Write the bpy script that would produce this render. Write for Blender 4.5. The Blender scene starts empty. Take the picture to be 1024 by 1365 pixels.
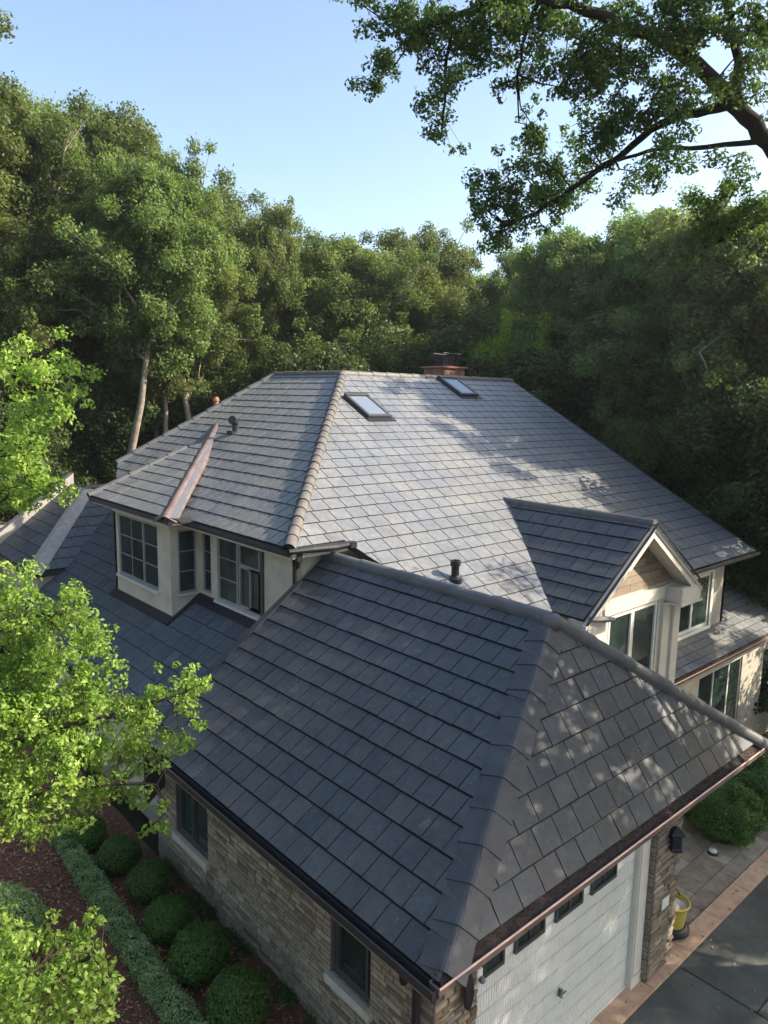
import bpy, math, random
import numpy as np
from mathutils import Vector, Matrix

S = bpy.context.scene
COL = S.collection
rad = math.radians

# ------------------------------------------------------------------ helpers
class MB:
    """collects faces of ONE mesh"""
    def __init__(s): s.v = []; s.f = []; s.r = []
    def face(s, pts, r=0.5):
        b = len(s.v); s.v += [tuple(p) for p in pts]; s.f.append(tuple(range(b, b+len(pts)))); s.r.append(r)
    def quadmesh(s, vs, fs, r=0.5):
        b = len(s.v); s.v += [tuple(p) for p in vs]
        for f in fs: s.f.append(tuple(b+i for i in f)); s.r.append(r)
    def box(s, x0, x1, y0, y1, z0, z1, r=0.5):
        vs = [(x0,y0,z0),(x1,y0,z0),(x1,y1,z0),(x0,y1,z0),(x0,y0,z1),(x1,y0,z1),(x1,y1,z1),(x0,y1,z1)]
        s.quadmesh(vs, [(0,3,2,1),(4,5,6,7),(0,1,5,4),(1,2,6,5),(2,3,7,6),(3,0,4,7)], r)
    def obox(s, o, a, b, c, r=0.5):
        """box with corner o and edge vectors a b c"""
        o, a, b, c = map(Vector, (o, a, b, c))
        if a.cross(b).dot(c) < 0: a, b = b, a
        vs = [o, o+a, o+a+b, o+b, o+c, o+a+c, o+a+b+c, o+b+c]
        s.quadmesh(vs, [(0,3,2,1),(4,5,6,7),(0,1,5,4),(1,2,6,5),(2,3,7,6),(3,0,4,7)], r)
    def bar(s, p, q, w, h, up=(0,0,1), r=0.5):
        p, q, up = Vector(p), Vector(q), Vector(up)
        d = (q-p); sd = d.cross(up).normalized(); u = sd.cross(d).normalized()
        s.obox(p - sd*w/2 - u*h/2, d, sd*w, u*h, r)
    def prism(s, poly, ext, r=0.5):
        """planar polygon extruded by vector"""
        e = Vector(ext); P = [Vector(p) for p in poly]; Q = [p+e for p in P]; n = len(P)
        nn = Vector((0,0,0))
        for i in range(n): nn += P[i].cross(P[(i+1) % n])
        if nn.dot(e) > 0: P, Q = P[::-1], Q[::-1]
        s.face(P, r); s.face(Q[::-1], r)
        for i in range(n):
            j = (i+1) % n; s.face([P[i], Q[i], Q[j], P[j]], r)
    def tube(s, pts, rad_, n=8, cap=True, r=0.5):
        pts = [Vector(p) for p in pts]
        if not isinstance(rad_, (list, tuple)): rad_ = [rad_]*len(pts)
        rings = []; ref = None
        for i, p in enumerate(pts):
            d = (pts[min(i+1, len(pts)-1)] - pts[max(i-1, 0)])
            d = d.normalized() if d.length > 1e-9 else Vector((0,0,1))
            if ref is None:
                ref = Vector((1,0,0)) if abs(d.x) < .8 else Vector((0,1,0))
            u = (ref - d*ref.dot(d)).normalized(); w = d.cross(u); ref = u
            rings.append([p + (u*math.cos(2*math.pi*k/n) + w*math.sin(2*math.pi*k/n))*rad_[i] for k in range(n)])
        b = len(s.v)
        for ring in rings: s.v += [tuple(q) for q in ring]
        for i in range(len(rings)-1):
            for k in range(n):
                k2 = (k+1) % n
                s.f.append((b+i*n+k, b+i*n+k2, b+(i+1)*n+k2, b+(i+1)*n+k)); s.r.append(r)
        if cap:
            s.f.append(tuple(b+k for k in range(n))[::-1]); s.r.append(r)
            e = b+(len(rings)-1)*n
            s.f.append(tuple(e+k for k in range(n))); s.r.append(r)
    def lathe(s, prof, c=(0,0,0), n=20, r=0.5):
        b = len(s.v)
        for rr, z in prof:
            for k in range(n):
                a = 2*math.pi*k/n; s.v.append((c[0]+rr*math.cos(a), c[1]+rr*math.sin(a), c[2]+z))
        for i in range(len(prof)-1):
            for k in range(n):
                k2 = (k+1) % n
                s.f.append((b+i*n+k, b+i*n+k2, b+(i+1)*n+k2, b+(i+1)*n+k)); s.r.append(r)
        s.f.append(tuple(b+k for k in range(n))[::-1]); s.r.append(r)
        e = b+(len(prof)-1)*n; s.f.append(tuple(e+k for k in range(n))); s.r.append(r)

def wloc(o):
    v = Vector((0,0,0))
    while o: v += o.location; o = o.parent
    return v

def obj(name, mb, mat, parent=None, smooth=False, local=False, bevel=0):
    me = bpy.data.meshes.new(name)
    off = Vector((0,0,0)) if (local or parent is None) else wloc(parent)
    me.from_pydata([(v[0]-off.x, v[1]-off.y, v[2]-off.z) for v in mb.v], [], mb.f)
    a = me.attributes.new('rnd', 'FLOAT', 'FACE'); a.data.foreach_set('value', mb.r)
    me.materials.append(mat)
    if smooth: me.polygons.foreach_set('use_smooth', [True]*len(me.polygons))
    me.update()
    o = bpy.data.objects.new(name, me); COL.objects.link(o); o.parent = parent
    if bevel:
        m = o.modifiers.new('b', 'BEVEL'); m.width = bevel; m.segments = 2; m.limit_method = 'ANGLE'
    return o

def tag(o, label=None, cat=None, group=None, kind=None):
    if label: o['label'] = label
    if cat: o['category'] = cat
    if group: o['group'] = group
    if kind: o['kind'] = kind
    return o

def thing(name, label, cat, loc=(0,0,0), group=None):
    o = bpy.data.objects.new(name, None); COL.objects.link(o); o.location = loc
    o.empty_display_size = .3
    return tag(o, label, cat, group)

# ------------------------------------------------------------------ materials
class NT:
    def __init__(s, name):
        s.m = bpy.data.materials.new(name); s.m.use_nodes = True; s.t = s.m.node_tree
        s.n = s.t.nodes; s.l = s.t.links; s.b = s.n['Principled BSDF']; s.out = s.n['Material Output']
        s.tc = s.n.new('ShaderNodeTexCoord')
    def add(s, typ, **kw):
        x = s.n.new(typ)
        for k, v in kw.items():
            if hasattr(x, k): setattr(x, k, v)
        return x
    def link(s, a, b): s.l.new(a, b)
    def noise(s, scale, detail=4, rough=.55, vec=None, out='Fac', mapscale=None):
        x = s.add('ShaderNodeTexNoise'); x.inputs['Scale'].default_value = scale
        x.inputs['Detail'].default_value = detail; x.inputs['Roughness'].default_value = rough
        v = vec or s.tc.outputs['Object']
        if mapscale:
            mp = s.add('ShaderNodeMapping'); mp.inputs['Scale'].default_value = mapscale
            s.link(v, mp.inputs['Vector']); v = mp.outputs['Vector']
        s.link(v, x.inputs['Vector']); return x.outputs[out]
    def ramp(s, fac, stops):
        x = s.add('ShaderNodeValToRGB'); e = x.color_ramp.elements
        while len(e) < len(stops): e.new(.5)
        for i, (p, c) in enumerate(stops):
            e[i].position = p; e[i].color = (*c, 1) if len(c) == 3 else c
        s.link(fac, x.inputs['Fac']); return x.outputs['Color']
    def attr(s, name='rnd'):
        x = s.add('ShaderNodeAttribute'); x.attribute_name = name; return x.outputs['Fac']
    def mix(s, a, b, fac, mode='MIX'):
        x = s.n.new('ShaderNodeMix'); x.data_type = 'RGBA'; x.blend_type = mode
        def put(v, i):
            if isinstance(v, (tuple, list)): x.inputs[i].default_value = (*v, 1) if len(v) == 3 else v
            elif isinstance(v, (int, float)): x.inputs[i].default_value = v
            else: s.link(v, x.inputs[i])
        put(fac, 0); put(a, 6); put(b, 7); return x.outputs[2]
    def math(s, op, a, b=0.5):
        x = s.add('ShaderNodeMath'); x.operation = op
        for i, v in enumerate((a, b)):
            if isinstance(v, (int, float)): x.inputs[i].default_value = v
            else: s.link(v, x.inputs[i])
        return x.outputs[0]
    def bump(s, h, strength=.3, dist=.02, prev=None):
        x = s.add('ShaderNodeBump'); x.inputs['Strength'].default_value = strength
        x.inputs['Distance'].default_value = dist; s.link(h, x.inputs['Height'])
        if prev: s.link(prev, x.inputs['Normal'])
        s.link(x.outputs['Normal'], s.b.inputs['Normal']); return x.outputs['Normal']
    def col(s, c):
        if isinstance(c, tuple): s.b.inputs['Base Color'].default_value = (*c, 1)
        else: s.link(c, s.b.inputs['Base Color'])
    def set(s, **kw):
        for k, v in kw.items():
            i = s.b.inputs[k.replace('_', ' ')]
            if hasattr(v, 'links'): s.link(v, i)
            else: i.default_value = v

def m_slate(name, c0, c1, tint, rough=.5, spec=.5):
    t = NT(name)
    base = t.ramp(t.attr(), [(0, c0), (1, c1)])
    n1 = t.noise(.55, 5, .6); n2 = t.noise(9, 5, .65); n3 = t.noise(60, 3, .6)
    c = t.mix(base, tint, t.ramp(n1, [(.40, (0,0,0)), (.72, (.75,)*3)]))
    c = t.mix(c, (.5,.5,.5), t.math('MULTIPLY', t.math('SUBTRACT', n2, .5), .55), 'OVERLAY')
    v = t.ramp(n2, [(.25, (.72,)*3), (.75, (1.22,)*3)])
    c = t.mix(c, v, 1.0, 'MULTIPLY')
    # fine streaks and dust
    st = t.noise(7, 4, .7, mapscale=(1, 1, .25))
    c = t.mix(c, tuple(min(1, x*1.7+.02) for x in c1), t.ramp(st, [(.56, (0,0,0)), (.80, (.5,)*3)]))
    c = t.mix(c, tuple(x*.55 for x in c0), t.ramp(t.noise(1.4, 7, .7), [(.50, (0,0,0)), (.78, (.6,)*3)]))
    li = t.math('MULTIPLY', t.noise(38, 2, .5), t.noise(2.6, 3, .6))
    c = t.mix(c, (.24,.25,.20), t.ramp(li, [(.385, (0,0,0)), (.42, (.5,)*3)]))
    t.col(c)
    rv = t.math('ADD', t.math('MULTIPLY', t.math('SUBTRACT', t.attr(), .5), .16), t.math('MULTIPLY', n2, .25))
    t.set(Roughness=t.math('ADD', rv, rough-.12)); t.b.inputs['Specular IOR Level'].default_value = spec
    h = t.math('ADD', t.math('MULTIPLY', n2, .6), t.math('MULTIPLY', n3, .25))
    t.bump(h, .35, .02)
    return t.m

def m_plain(name, c, rough=.6, metal=0, var=.12, scale=6, bump=.1, spec=.5, dirt=None):
    t = NT(name)
    n = t.noise(scale, 5, .6)
    lo = tuple(x*(1-var) for x in c); hi = tuple(min(1, x*(1+var)) for x in c)
    cc = t.ramp(n, [(.3, lo), (.7, hi)])
    if dirt:
        cc = t.mix(cc, dirt, t.ramp(t.noise(1.7, 6, .7), [(.5, (0,0,0)), (.78, (.5,)*3)]))
    t.col(cc); t.set(Roughness=rough, Metallic=metal); t.b.inputs['Specular IOR Level'].default_value = spec
    if bump: t.bump(t.noise(scale*8, 4, .6), bump, .01)
    return t.m

def m_leaf(name, dark, mid, light, trans=.35, objvar=.25, rough=.5):
    t = NT(name)
    c = t.ramp(t.attr(), [(0, dark), (.5, mid), (1, light)])
    oi = t.add('ShaderNodeObjectInfo')
    hs = t.add('ShaderNodeHueSaturation')
    r = oi.outputs['Random']
    t.link(t.math('ADD', t.math('MULTIPLY', r, .03*objvar/.25), .5-.018*objvar/.25), hs.inputs['Hue'])
    t.link(t.math('ADD', t.math('MULTIPLY', r, objvar), 1-objvar/2), hs.inputs['Value'])
    t.link(c, hs.inputs['Color']); c = hs.outputs['Color']
    t.col(c); t.set(Roughness=rough); t.b.inputs['Specular IOR Level'].default_value = .2
    tr = t.add('ShaderNodeBsdfTranslucent')
    t.link(t.mix(c, (1.0, 1.15, .25), .0 , 'MULTIPLY'), tr.inputs['Color'])
    c2 = t.mix(c, (1.4, 1.5, .7), 1.0, 'MULTIPLY'); t.link(c2, tr.inputs['Color'])
    mx = t.add('ShaderNodeMixShader'); mx.inputs[0].default_value = trans
    t.link(t.b.outputs[0], mx.inputs[1]); t.link(tr.outputs[0], mx.inputs[2])
    t.link(mx.outputs[0], t.out.inputs['Surface'])
    return t.m

def m_stone(name, stops, scale=12):
    t = NT(name)
    c = t.ramp(t.attr(), stops)
    n = t.noise(scale, 6, .7); c = t.mix(c, t.ramp(n, [(.25, (.6,)*3), (.75, (1.3,)*3)]), 1.0, 'MULTIPLY')
    g = t.noise(.8, 5, .6); c = t.mix(c, (.16,.14,.115), t.ramp(g, [(.48, (0,0,0)), (.75, (.6,)*3)]))
    t.col(c); t.set(Roughness=.9); t.bump(t.noise(scale*2, 8, .75), .9, .03)
    return t.m

def m_glass(name, c=(.012,.02,.018)):
    t = NT(name)
    n = t.noise(1.3, 3, .5)
    t.col(t.ramp(n, [(.35, c), (.65, tuple(x*2.6 for x in c))]))
    t.set(Roughness=.03); t.b.inputs['Specular IOR Level'].default_value = .55
    t.bump(t.noise(2.4, 3, .5), .22, .02)
    return t.m

M = {}
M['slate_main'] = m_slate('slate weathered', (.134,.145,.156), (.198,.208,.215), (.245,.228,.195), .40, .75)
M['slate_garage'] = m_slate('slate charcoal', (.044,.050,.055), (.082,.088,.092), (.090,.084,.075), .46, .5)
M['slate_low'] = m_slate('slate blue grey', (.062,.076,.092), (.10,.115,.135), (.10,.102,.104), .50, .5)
M['deck'] = m_plain('roof underlay', (.02,.02,.022), .9)
M['cap'] = m_plain('ridge tile grey', (.10,.098,.096), .5, 0, .25, 4, .2, .5, (.15,.13,.11))
M['cap_dark'] = m_plain('hip tile charcoal', (.058,.060,.064), .5, 0, .3, 3, .25, .5, (.10,.09,.08))
M['cap_brown'] = m_plain('ridge tile brown grey', (.125,.113,.103), .6, 0, .3, 5, .3, .5, (.20,.17,.14))
M['cap_light'] = m_plain('ridge capping pale', (.36,.33,.29), .7, 0, .2, 5, .2)
M['copper'] = m_plain('copper dull', (.215,.155,.138), .45, .35, .35, 3, .1, .5, (.16,.12,.11))
M['copper_highlight'] = m_plain('copper highlight', (.74,.50,.41), .3, .5, .2, 4, .05)  # bright highlight line of the gutter lip put into its base colour
M['lead'] = m_plain('lead flashing', (.17,.175,.18), .5, .2, .15, 5, .1)
M['dark_metal'] = m_plain('dark metal', (.022,.022,.026), .4, .2, .2, 5, .05)
M['fascia'] = m_plain('dark fascia', (.035,.033,.036), .5, 0, .2, 4, .1)
M['stucco'] = m_plain('cream stucco', (.62,.55,.42), .9, 0, .12, 2, .3, .2, (.40,.34,.25))
M['stucco_grey'] = m_plain('grey stucco', (.40,.37,.32), .9, 0, .1, 3, .25, .2, (.28,.26,.22))
M['trim'] = m_plain('cream painted trim', (.66,.62,.53), .55, 0, .06, 4, .08, .4, (.52,.47,.38))
M['white'] = m_plain('white paint', (.74,.735,.66), .45, 0, .05, 3, .05, .4, (.60,.60,.56))
M['frame'] = m_plain('window frame grey', (.29,.30,.285), .45, 0, .1, 4, .05)
M['frame_dark'] = m_plain('window frame dark', (.05,.055,.055), .45, 0, .1, 4, .05)
M['glass'] = m_glass('dark window glass')
t = NT('skylight glass'); t.col((.17,.20,.235)); t.set(Roughness=.1); t.b.inputs['Specular IOR Level'].default_value = 1.0; M['sky_glass'] = t.m
M['stone_wall'] = m_stone('ashlar stone', [(0, (.21,.155,.10)), (.35, (.33,.26,.175)), (.7, (.41,.33,.23)), (1, (.50,.42,.30))])
M['stone_col'] = m_stone('ledge stone', [(0, (.16,.11,.07)), (.3, (.33,.24,.15)), (.6, (.42,.33,.22)), (.85, (.30,.27,.23)), (1, (.52,.44,.33))], 16)
M['mortar'] = m_plain('mortar', (.13,.115,.095), .95)
M['brick'] = m_stone('chimney brick', [(0, (.26,.095,.055)), (.6, (.37,.14,.085)), (1, (.46,.20,.13))], 20)
M['terracotta'] = m_plain('terracotta', (.42,.16,.09), .7, 0, .2, 12, .3)
M['yellow'] = m_plain('yellow plastic', (.52,.42,.075), .4, 0, .12, 7, .05, .5, (.42,.33,.06))
M['cloth'] = m_plain('rag cloth', (.55,.52,.42), .9, 0, .2, 14, .6)
M['stone_slab'] = m_plain('window sill stone', (.48,.44,.36), .85, 0, .12, 7, .3, .3, (.3,.27,.22))
M['bark'] = m_plain('bark grey', (.050,.040,.032), .95, 0, .4, 8, .9, .2)
M['bark_dark'] = m_plain('bark dark', (.028,.023,.019), .95, 0, .4, 8, .9, .15)
M['bark_pale'] = m_plain('bark pale', (.24,.20,.155), .95, 0, .35, 5, .9, .2)
M['soffit'] = m_plain('soffit boards', (.30,.22,.16), .8, 0, .15, 6, .1)
# ------------------------------------------------------------------ roof covering
def clip(poly, cp):
    out = poly
    n = len(cp)
    for i in range(n):
        a, b = cp[i], cp[(i+1) % n]
        ex, ey = b[0]-a[0], b[1]-a[1]
        inp, out = out, []
        if not inp: return []
        for j in range(len(inp)):
            p, q = inp[j], inp[(j+1) % len(inp)]
            dp = ex*(p[1]-a[1])-ey*(p[0]-a[0]); dq = ex*(q[1]-a[1])-ey*(q[0]-a[0])
            if dp >= 0: out.append(p)
            if (dp >= 0) != (dq >= 0):
                t_ = dp/(dp-dq); out.append((p[0]+(q[0]-p[0])*t_, p[1]+(q[1]-p[1])*t_))
    return out

def plane_frame(poly):
    P = [Vector(p) for p in poly]; n = Vector((0,0,0))
    for i in range(len(P)): n += P[i].cross(P[(i+1) % len(P)])
    n.normalize()
    if n.z < 0: n = -n
    V = (Vector((0,0,1)) - n*n.z).normalized()      # up the slope
    U = V.cross(n).normalized()
    return n, U, V

def slates(name, polys, mat, parent, course=.4, width=.36, bond=.5, thick=.022, seed=0, gap=.010, wob=.006, deck=.12, rgap=.012, var=.22):
    rng = random.Random(seed)
    n, U, V = plane_frame(polys[0]); O = Vector(polys[0][0])
    mb = MB()
    cps = []
    for poly in polys:
        cp = [((Vector(p)-O).dot(U), (Vector(p)-O).dot(V)) for p in poly]
        ar = sum(cp[i][0]*cp[(i+1) % len(cp)][1]-cp[(i+1) % len(cp)][0]*cp[i][1] for i in range(len(cp)))
        if ar < 0: cp = cp[::-1]
        cps.append(cp)
    allp = [p for cp in cps for p in cp]
    u0, u1 = min(p[0] for p in allp), max(p[0] for p in allp)
    v0, v1 = min(p[1] for p in allp), max(p[1] for p in allp)
    k = 0; v = v0
    while v < v1:
        off = (bond*k) % 1.0 * width if bond != .5 else ((k % 2)*.5)*width
        off += rng.uniform(-.02, .02)
        i0 = int((u0-off)/width)-1; i1 = int((u1-off)/width)+1
        sag = 0
        for i in range(i0, i1+1):
            ja = rng.uniform(-wob, wob); jb = rng.uniform(-wob, wob)
            a = i*width+off+gap/2+rng.uniform(0, wob*.5); b = (i+1)*width+off-gap/2
            q = [(a, v-.02+ja), (b, v-.02+jb), (b, v+course-.02-rgap), (a, v+course-.02-rgap)]
            rr = min(1, max(0, rng.gauss(.5, var))); tt = thick*rng.uniform(.85, 1.25); tw = rng.uniform(-.003, .003)
            for cp in cps:
                c = clip(q, cp)
                if len(c) < 3: continue
                def h(p):
                    f = 1-(p[1]-v)/course
                    return .004+tt*max(0, min(1.05, f)) + tw*((p[0]-a)/width-.5)
                top = [O+U*p[0]+V*p[1]+n*h(p) for p in c]
                mb.face(top, rr)
                for j in range(len(c)):
                    p, r_ = c[j], c[(j+1) % len(c)]
                    if h(p) > .008 or h(r_) > .008:
                        A, B = top[j], top[(j+1) % len(c)]
                        mb.face([A, A-n*min(.009, h(p)+.004), B-n*min(.009, h(r_)+.004), B], rr)
        v += course; k += 1
    o = obj(name, mb, mat, parent)
    if deck:
        d = MB()
        for poly in polys: d.prism([Vector(p)-n*.004 for p in poly], -n*deck)
        obj('roof_underlay', d, M['deck'], o)
    return o

def cap(name, A, B, s1, s2, w, seg, mat, parent, round_=True, thick=.03, seed=1, lift=.0, lap=.02, over=.04):
    """overlapping ridge or hip tiles laid from A (low end) to B; s1,s2 = side directions running down both faces"""
    rng = random.Random(seed)
    A, B, s1, s2 = Vector(A), Vector(B), Vector(s1), Vector(s2)
    d = (B-A); L = d.length; d.normalize()
    s1 = (s1 - d*s1.dot(d)).normalized(); s2 = (s2 - d*s2.dot(d)).normalized()
    up = -(s1+s2).normalized(); lat = (s1-s2).normalized()
    def prof(sc, add):
        if round_:
            r = w*sc; return [lat*math.sin(a)*r + up*(math.cos(a)*r - w*.45 + lift + add) for a in [rad(x) for x in range(-100, 101, 20)]][::-1]
        k = .16
        pts = [s2*w*sc, s2*w*sc*.55, s2*w*k, (s1+s2)*w*k*.35, s1*w*k, s1*w*sc*.55, s1*w*sc]
        return [p + up*(lift + add) for p in pts]
    mb = MB(); nseg = max(1, round(L/seg)); st = L/nseg
    for i in range(nseg):
        a = A + d*(i*st - (over if i == 0 else lap)); b = A + d*((i+1)*st)
        j = rng.uniform(-.004, .004)
        lo = [a+p for p in prof(1.07+j*2, thick+j)]; hi = [b+p for p in prof(.97, .004+j)]
        inn = [p - up*thick*.9 for p in lo]
        r = min(1, max(0, rng.gauss(.5, .25))); m = len(lo)
        for k in range(m-1):
            mb.face([lo[k], lo[k+1], hi[k+1], hi[k]], r)
            mb.face([lo[k+1], lo[k], inn[k], inn[k+1]], r)
        mb.face([lo[0], hi[0], hi[0]-up*.03, inn[0]], r); mb.face([hi[-1], lo[-1], inn[-1], hi[-1]-up*.03], r)
    e = B + d*.0; ring = [e+p for p in prof(.97, .004)]
    mb.face(ring[::-1])
    return obj(name, mb, mat, parent)

def gutter(name, p, q, out, mat, parent, w=.12, h=.1, lip=.014):
    """open trough running p to q, out = direction away from the wall"""
    p, q, out = Vector(p), Vector(q), Vector(out); up = Vector((0,0,1)); d = q-p
    mb = MB()
    mb.obox(p, d, out*.012, up*h)                       # back
    mb.obox(p+out*.012, d, out*(w-.024), up*.012)       # bottom
    mb.obox(p+out*(w-.012), d, out*.012, up*(h-.01))    # front
    mb.obox(p+out*.012, d.normalized()*.01, out*(w-.024), up*h*.95)
    mb.obox(q-d.normalized()*.01+out*.012, d.normalized()*.01, out*(w-.024), up*h*.95)
    o = obj(name, mb, mat, parent)
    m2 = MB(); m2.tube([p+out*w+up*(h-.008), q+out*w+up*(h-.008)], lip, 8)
    obj('gutter_lip', m2, mat if mat is not M['copper'] else M['copper_highlight'], o)
    return o

def blocks(name, O, U, nrm, W, H, holes, mat, parent, ch=(.07,.13), bl=(.14,.42), proud=(.0,.03), seed=0, backing=.12):
    """coursed stone: every stone a block of its own inside one wall mesh; holes = (u0,u1,z0,z1)"""
    rng = random.Random(seed); O, U, nrm = Vector(O), Vector(U), Vector(nrm); Z = Vector((0,0,1))
    mb = MB(); z = 0
    while z < H-.01:
        c = min(rng.uniform(*ch), H-z)
        if H-z-c < .03: c = H-z
        cuts = [(0, W)]
        for (a, b, c0, c1) in holes:
            if z+c > c0+.01 and z < c1-.01:
                nc = []
                for (p, q) in cuts:
                    if b <= p or a >= q: nc.append((p, q)); continue
                    if a > p: nc.append((p, a))
                    if b < q: nc.append((b, q))
                cuts = nc
        for (p, q) in cuts:
            u = p
            while u < q-.005:
                l = rng.uniform(*bl); 
                if q-u-l < .1: l = q-u
                pr = rng.uniform(*proud); g = .006; r = min(1, max(0, rng.gauss(.5, .28)))
                a = O+U*(u+g)+Z*(z+g); b = a+U*(l-2*g); c3 = b+Z*(c-2*g); d = a+Z*(c-2*g)
                e = nrm*pr; i = .007
                f = [a+U*i+Z*i+e+nrm*rng.uniform(0,.006), b-U*i+Z*i+e+nrm*rng.uniform(0,.006), c3-U*i-Z*i+e+nrm*rng.uniform(0,.006), d+U*i-Z*i+e+nrm*rng.uniform(0,.006)]
                s = [x-nrm*.03 for x in (a, b, c3, d)]
                flip = U.cross(Z).dot(nrm) < 0
                def F(x): mb.face(x[::-1] if flip else x, r)
                F(f)
                for k in range(4):
                    k2 = (k+1) % 4; F([s[k], s[k2], f[k2], f[k]])
                u += l
        z += c
    o = obj(name, mb, mat, parent)
    bk = MB()
    us = sorted(set([0, W]+[h[0] for h in holes]+[h[1] for h in holes])); zs = sorted(set([0, H]+[h[2] for h in holes]+[h[3] for h in holes]))
    for i in range(len(us)-1):
        for j in range(len(zs)-1):
            um, zm = (us[i]+us[i+1])/2, (zs[j]+zs[j+1])/2
            if any(h[0] < um < h[1] and h[2] < zm < h[3] for h in holes): continue
            bk.obox(O-nrm*(backing+.002)+U*us[i]+Z*zs[j], U*(us[i+1]-us[i]), nrm*backing, Z*(zs[j+1]-zs[j]))
    obj('mortar', bk, M['mortar'], o)
    return o

def wall_panel(mb, O, U, nrm, W, H, holes, t_=.14):
    """solid rendered wall with real openings, outer face through O"""
    O, U, nrm = Vector(O), Vector(U), Vector(nrm); Z = Vector((0,0,1))
    us = sorted(set([0, W]+[h[0] for h in holes]+[h[1] for h in holes]))
    for i in range(len(us)-1):
        um = (us[i]+us[i+1])/2
        z = 0
        for h in sorted([h for h in holes if h[0] < um < h[1]], key=lambda h: h[2])+[(0,0,H,H)]:
            if h[2] > z: mb.obox(O-nrm*t_+U*us[i]+Z*z, U*(us[i+1]-us[i]), nrm*t_, Z*(h[2]-z))
            z = h[3]

def window(parent, O, U, nrm, w, h, cols, rows, mat='frame', fw=.05, bar=.025, inset=.05, sill=None, sillmat='stone_slab', label=None, colw=None, sash=None):
    """window filling the opening with lower corner O; cols = list of mullion widths fractions; rows = list of glazing bar rows per light"""
    O, U, nrm = Vector(O), Vector(U), Vector(nrm); Z = Vector((0,0,1))
    B = O - nrm*inset
    fr = MB()
    def bx(u0, u1, z0, z1, d=.05, off=0): fr.obox(B+U*u0+Z*z0-nrm*(.03-off), U*(u1-u0), nrm*d, Z*(z1-z0))
    bx(0, fw, 0, h); bx(w-fw, w, 0, h); bx(fw, w-fw, 0, fw); bx(fw, w-fw, h-fw, h)
    edges = [0]+list(colw or [])+[1]
    for m in edges[1:-1]: bx(w*m-fw*.6, w*m+fw*.6, fw, h-fw, .055)
    for i in range(len(edges)-1):
        a = fw if i == 0 else w*edges[i]+fw*.6; b = w-fw if i == len(edges)-2 else w*edges[i+1]-fw*.6
        nc, nr = cols[i], rows[i]
        for k in range(1, nc): u = a+(b-a)*k/nc; bx(u-bar/2, u+bar/2, fw, h-fw, .03, .008)
        for k in range(1, nr):
            z = fw+(h-2*fw)*k/nr; us = [a+(b-a)*q/nc for q in range(nc+1)]
            for q in range(nc): bx(us[q]+(bar/2 if q else 0), us[q+1]-(bar/2 if q < nc-1 else 0), z-bar/2, z+bar/2, .03, .008)
    for (u0, u1, z0, z1) in (sash or []):
        e = fw*.8; 
        bx(u0, u0+e, z0, z1, .07); bx(u1-e, u1, z0, z1, .07); bx(u0+e, u1-e, z0, z0+e, .07); bx(u0+e, u1-e, z1-e, z1, .07)
    o = obj('window', fr, M[mat], parent)
    if label: o['label'] = label
    g = MB(); g.obox(B+U*fw*.5+Z*fw*.5-nrm*.02, U*(w-fw), nrm*.012, Z*(h-fw)); obj('glass', g, M['glass'], o)
    rv = MB()                                           # dark panel in place of the unlit room, closes the opening behind the pane
    rv.obox(O-nrm*.2, U*w, nrm*.01, Z*h); obj('dark_backing', rv, M['frame_dark'], o)
    if sill:
        s = MB(); s.obox(O-U*.06-Z*sill-nrm*.1, U*(w+.12), nrm*.18, Z*sill); obj('sill', s, M[sillmat], o, bevel=.008)
    return o

X_, Y_, Z_ = Vector((1,0,0)), Vector((0,1,0)), Vector((0,0,1))
NX, NY = -X_, -Y_

# ------------------------------------------------------------------ the house
house = thing('house', 'large cream and stone house under grey slate roofs, filling the middle of the photo', 'house', (9, 12, 0))
H_ = house

# --- garage wing roof
APX = (9.19, 6.36, 5.89)
GE = (9.19, 11.95, 5.89)
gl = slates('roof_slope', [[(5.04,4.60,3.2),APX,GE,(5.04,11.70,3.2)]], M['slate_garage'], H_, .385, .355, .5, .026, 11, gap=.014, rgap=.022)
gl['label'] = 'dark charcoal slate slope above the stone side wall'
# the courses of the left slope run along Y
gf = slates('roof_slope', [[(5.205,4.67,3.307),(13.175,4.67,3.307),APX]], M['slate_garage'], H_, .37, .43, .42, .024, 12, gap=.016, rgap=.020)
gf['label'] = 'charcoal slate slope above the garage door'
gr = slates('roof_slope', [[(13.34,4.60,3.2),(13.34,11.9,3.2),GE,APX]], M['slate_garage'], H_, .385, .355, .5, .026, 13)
sL = Vector((-4.15,0,-2.69)); sR = Vector((4.15,0,-2.69)); sF = Vector((0,-1.76,-2.69))
cap('hip_cap', (5.16,4.651,3.278), APX, sL, sF, .30, .47, M['cap_dark'], H_, False, .022, 3, .026)
cap('hip_cap', (13.34,4.60,3.2), APX, sF, sR, .12, .85, M['cap'], H_, True, .012, 4, .035)
cap('ridge_cap', GE, APX, sR, sL, .125, 1.15, M['cap'], H_, True, .012, 5, .035)
m = MB(); m.lathe([(.17,-.14),(.16,.02),(.12,.07),(.03,.09)], (APX[0],APX[1],APX[2]), 16); obj('ridge_cap', m, M['cap'], H_, smooth=True)
# verge flashing where the garage slope meets the lower roof
m = MB(); m.bar((5.04,11.74,3.2), (8.5,11.92,5.44), .16, .09, sL.cross(Y_)); m.prism([(5.04,11.8,3.18),(9.1,12.0,5.81),(9.1,12.0,4.5),(5.04,11.8,1.9)], (0,.04,0))
obj('verge_flashing', m, M['fascia'], H_)
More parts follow.
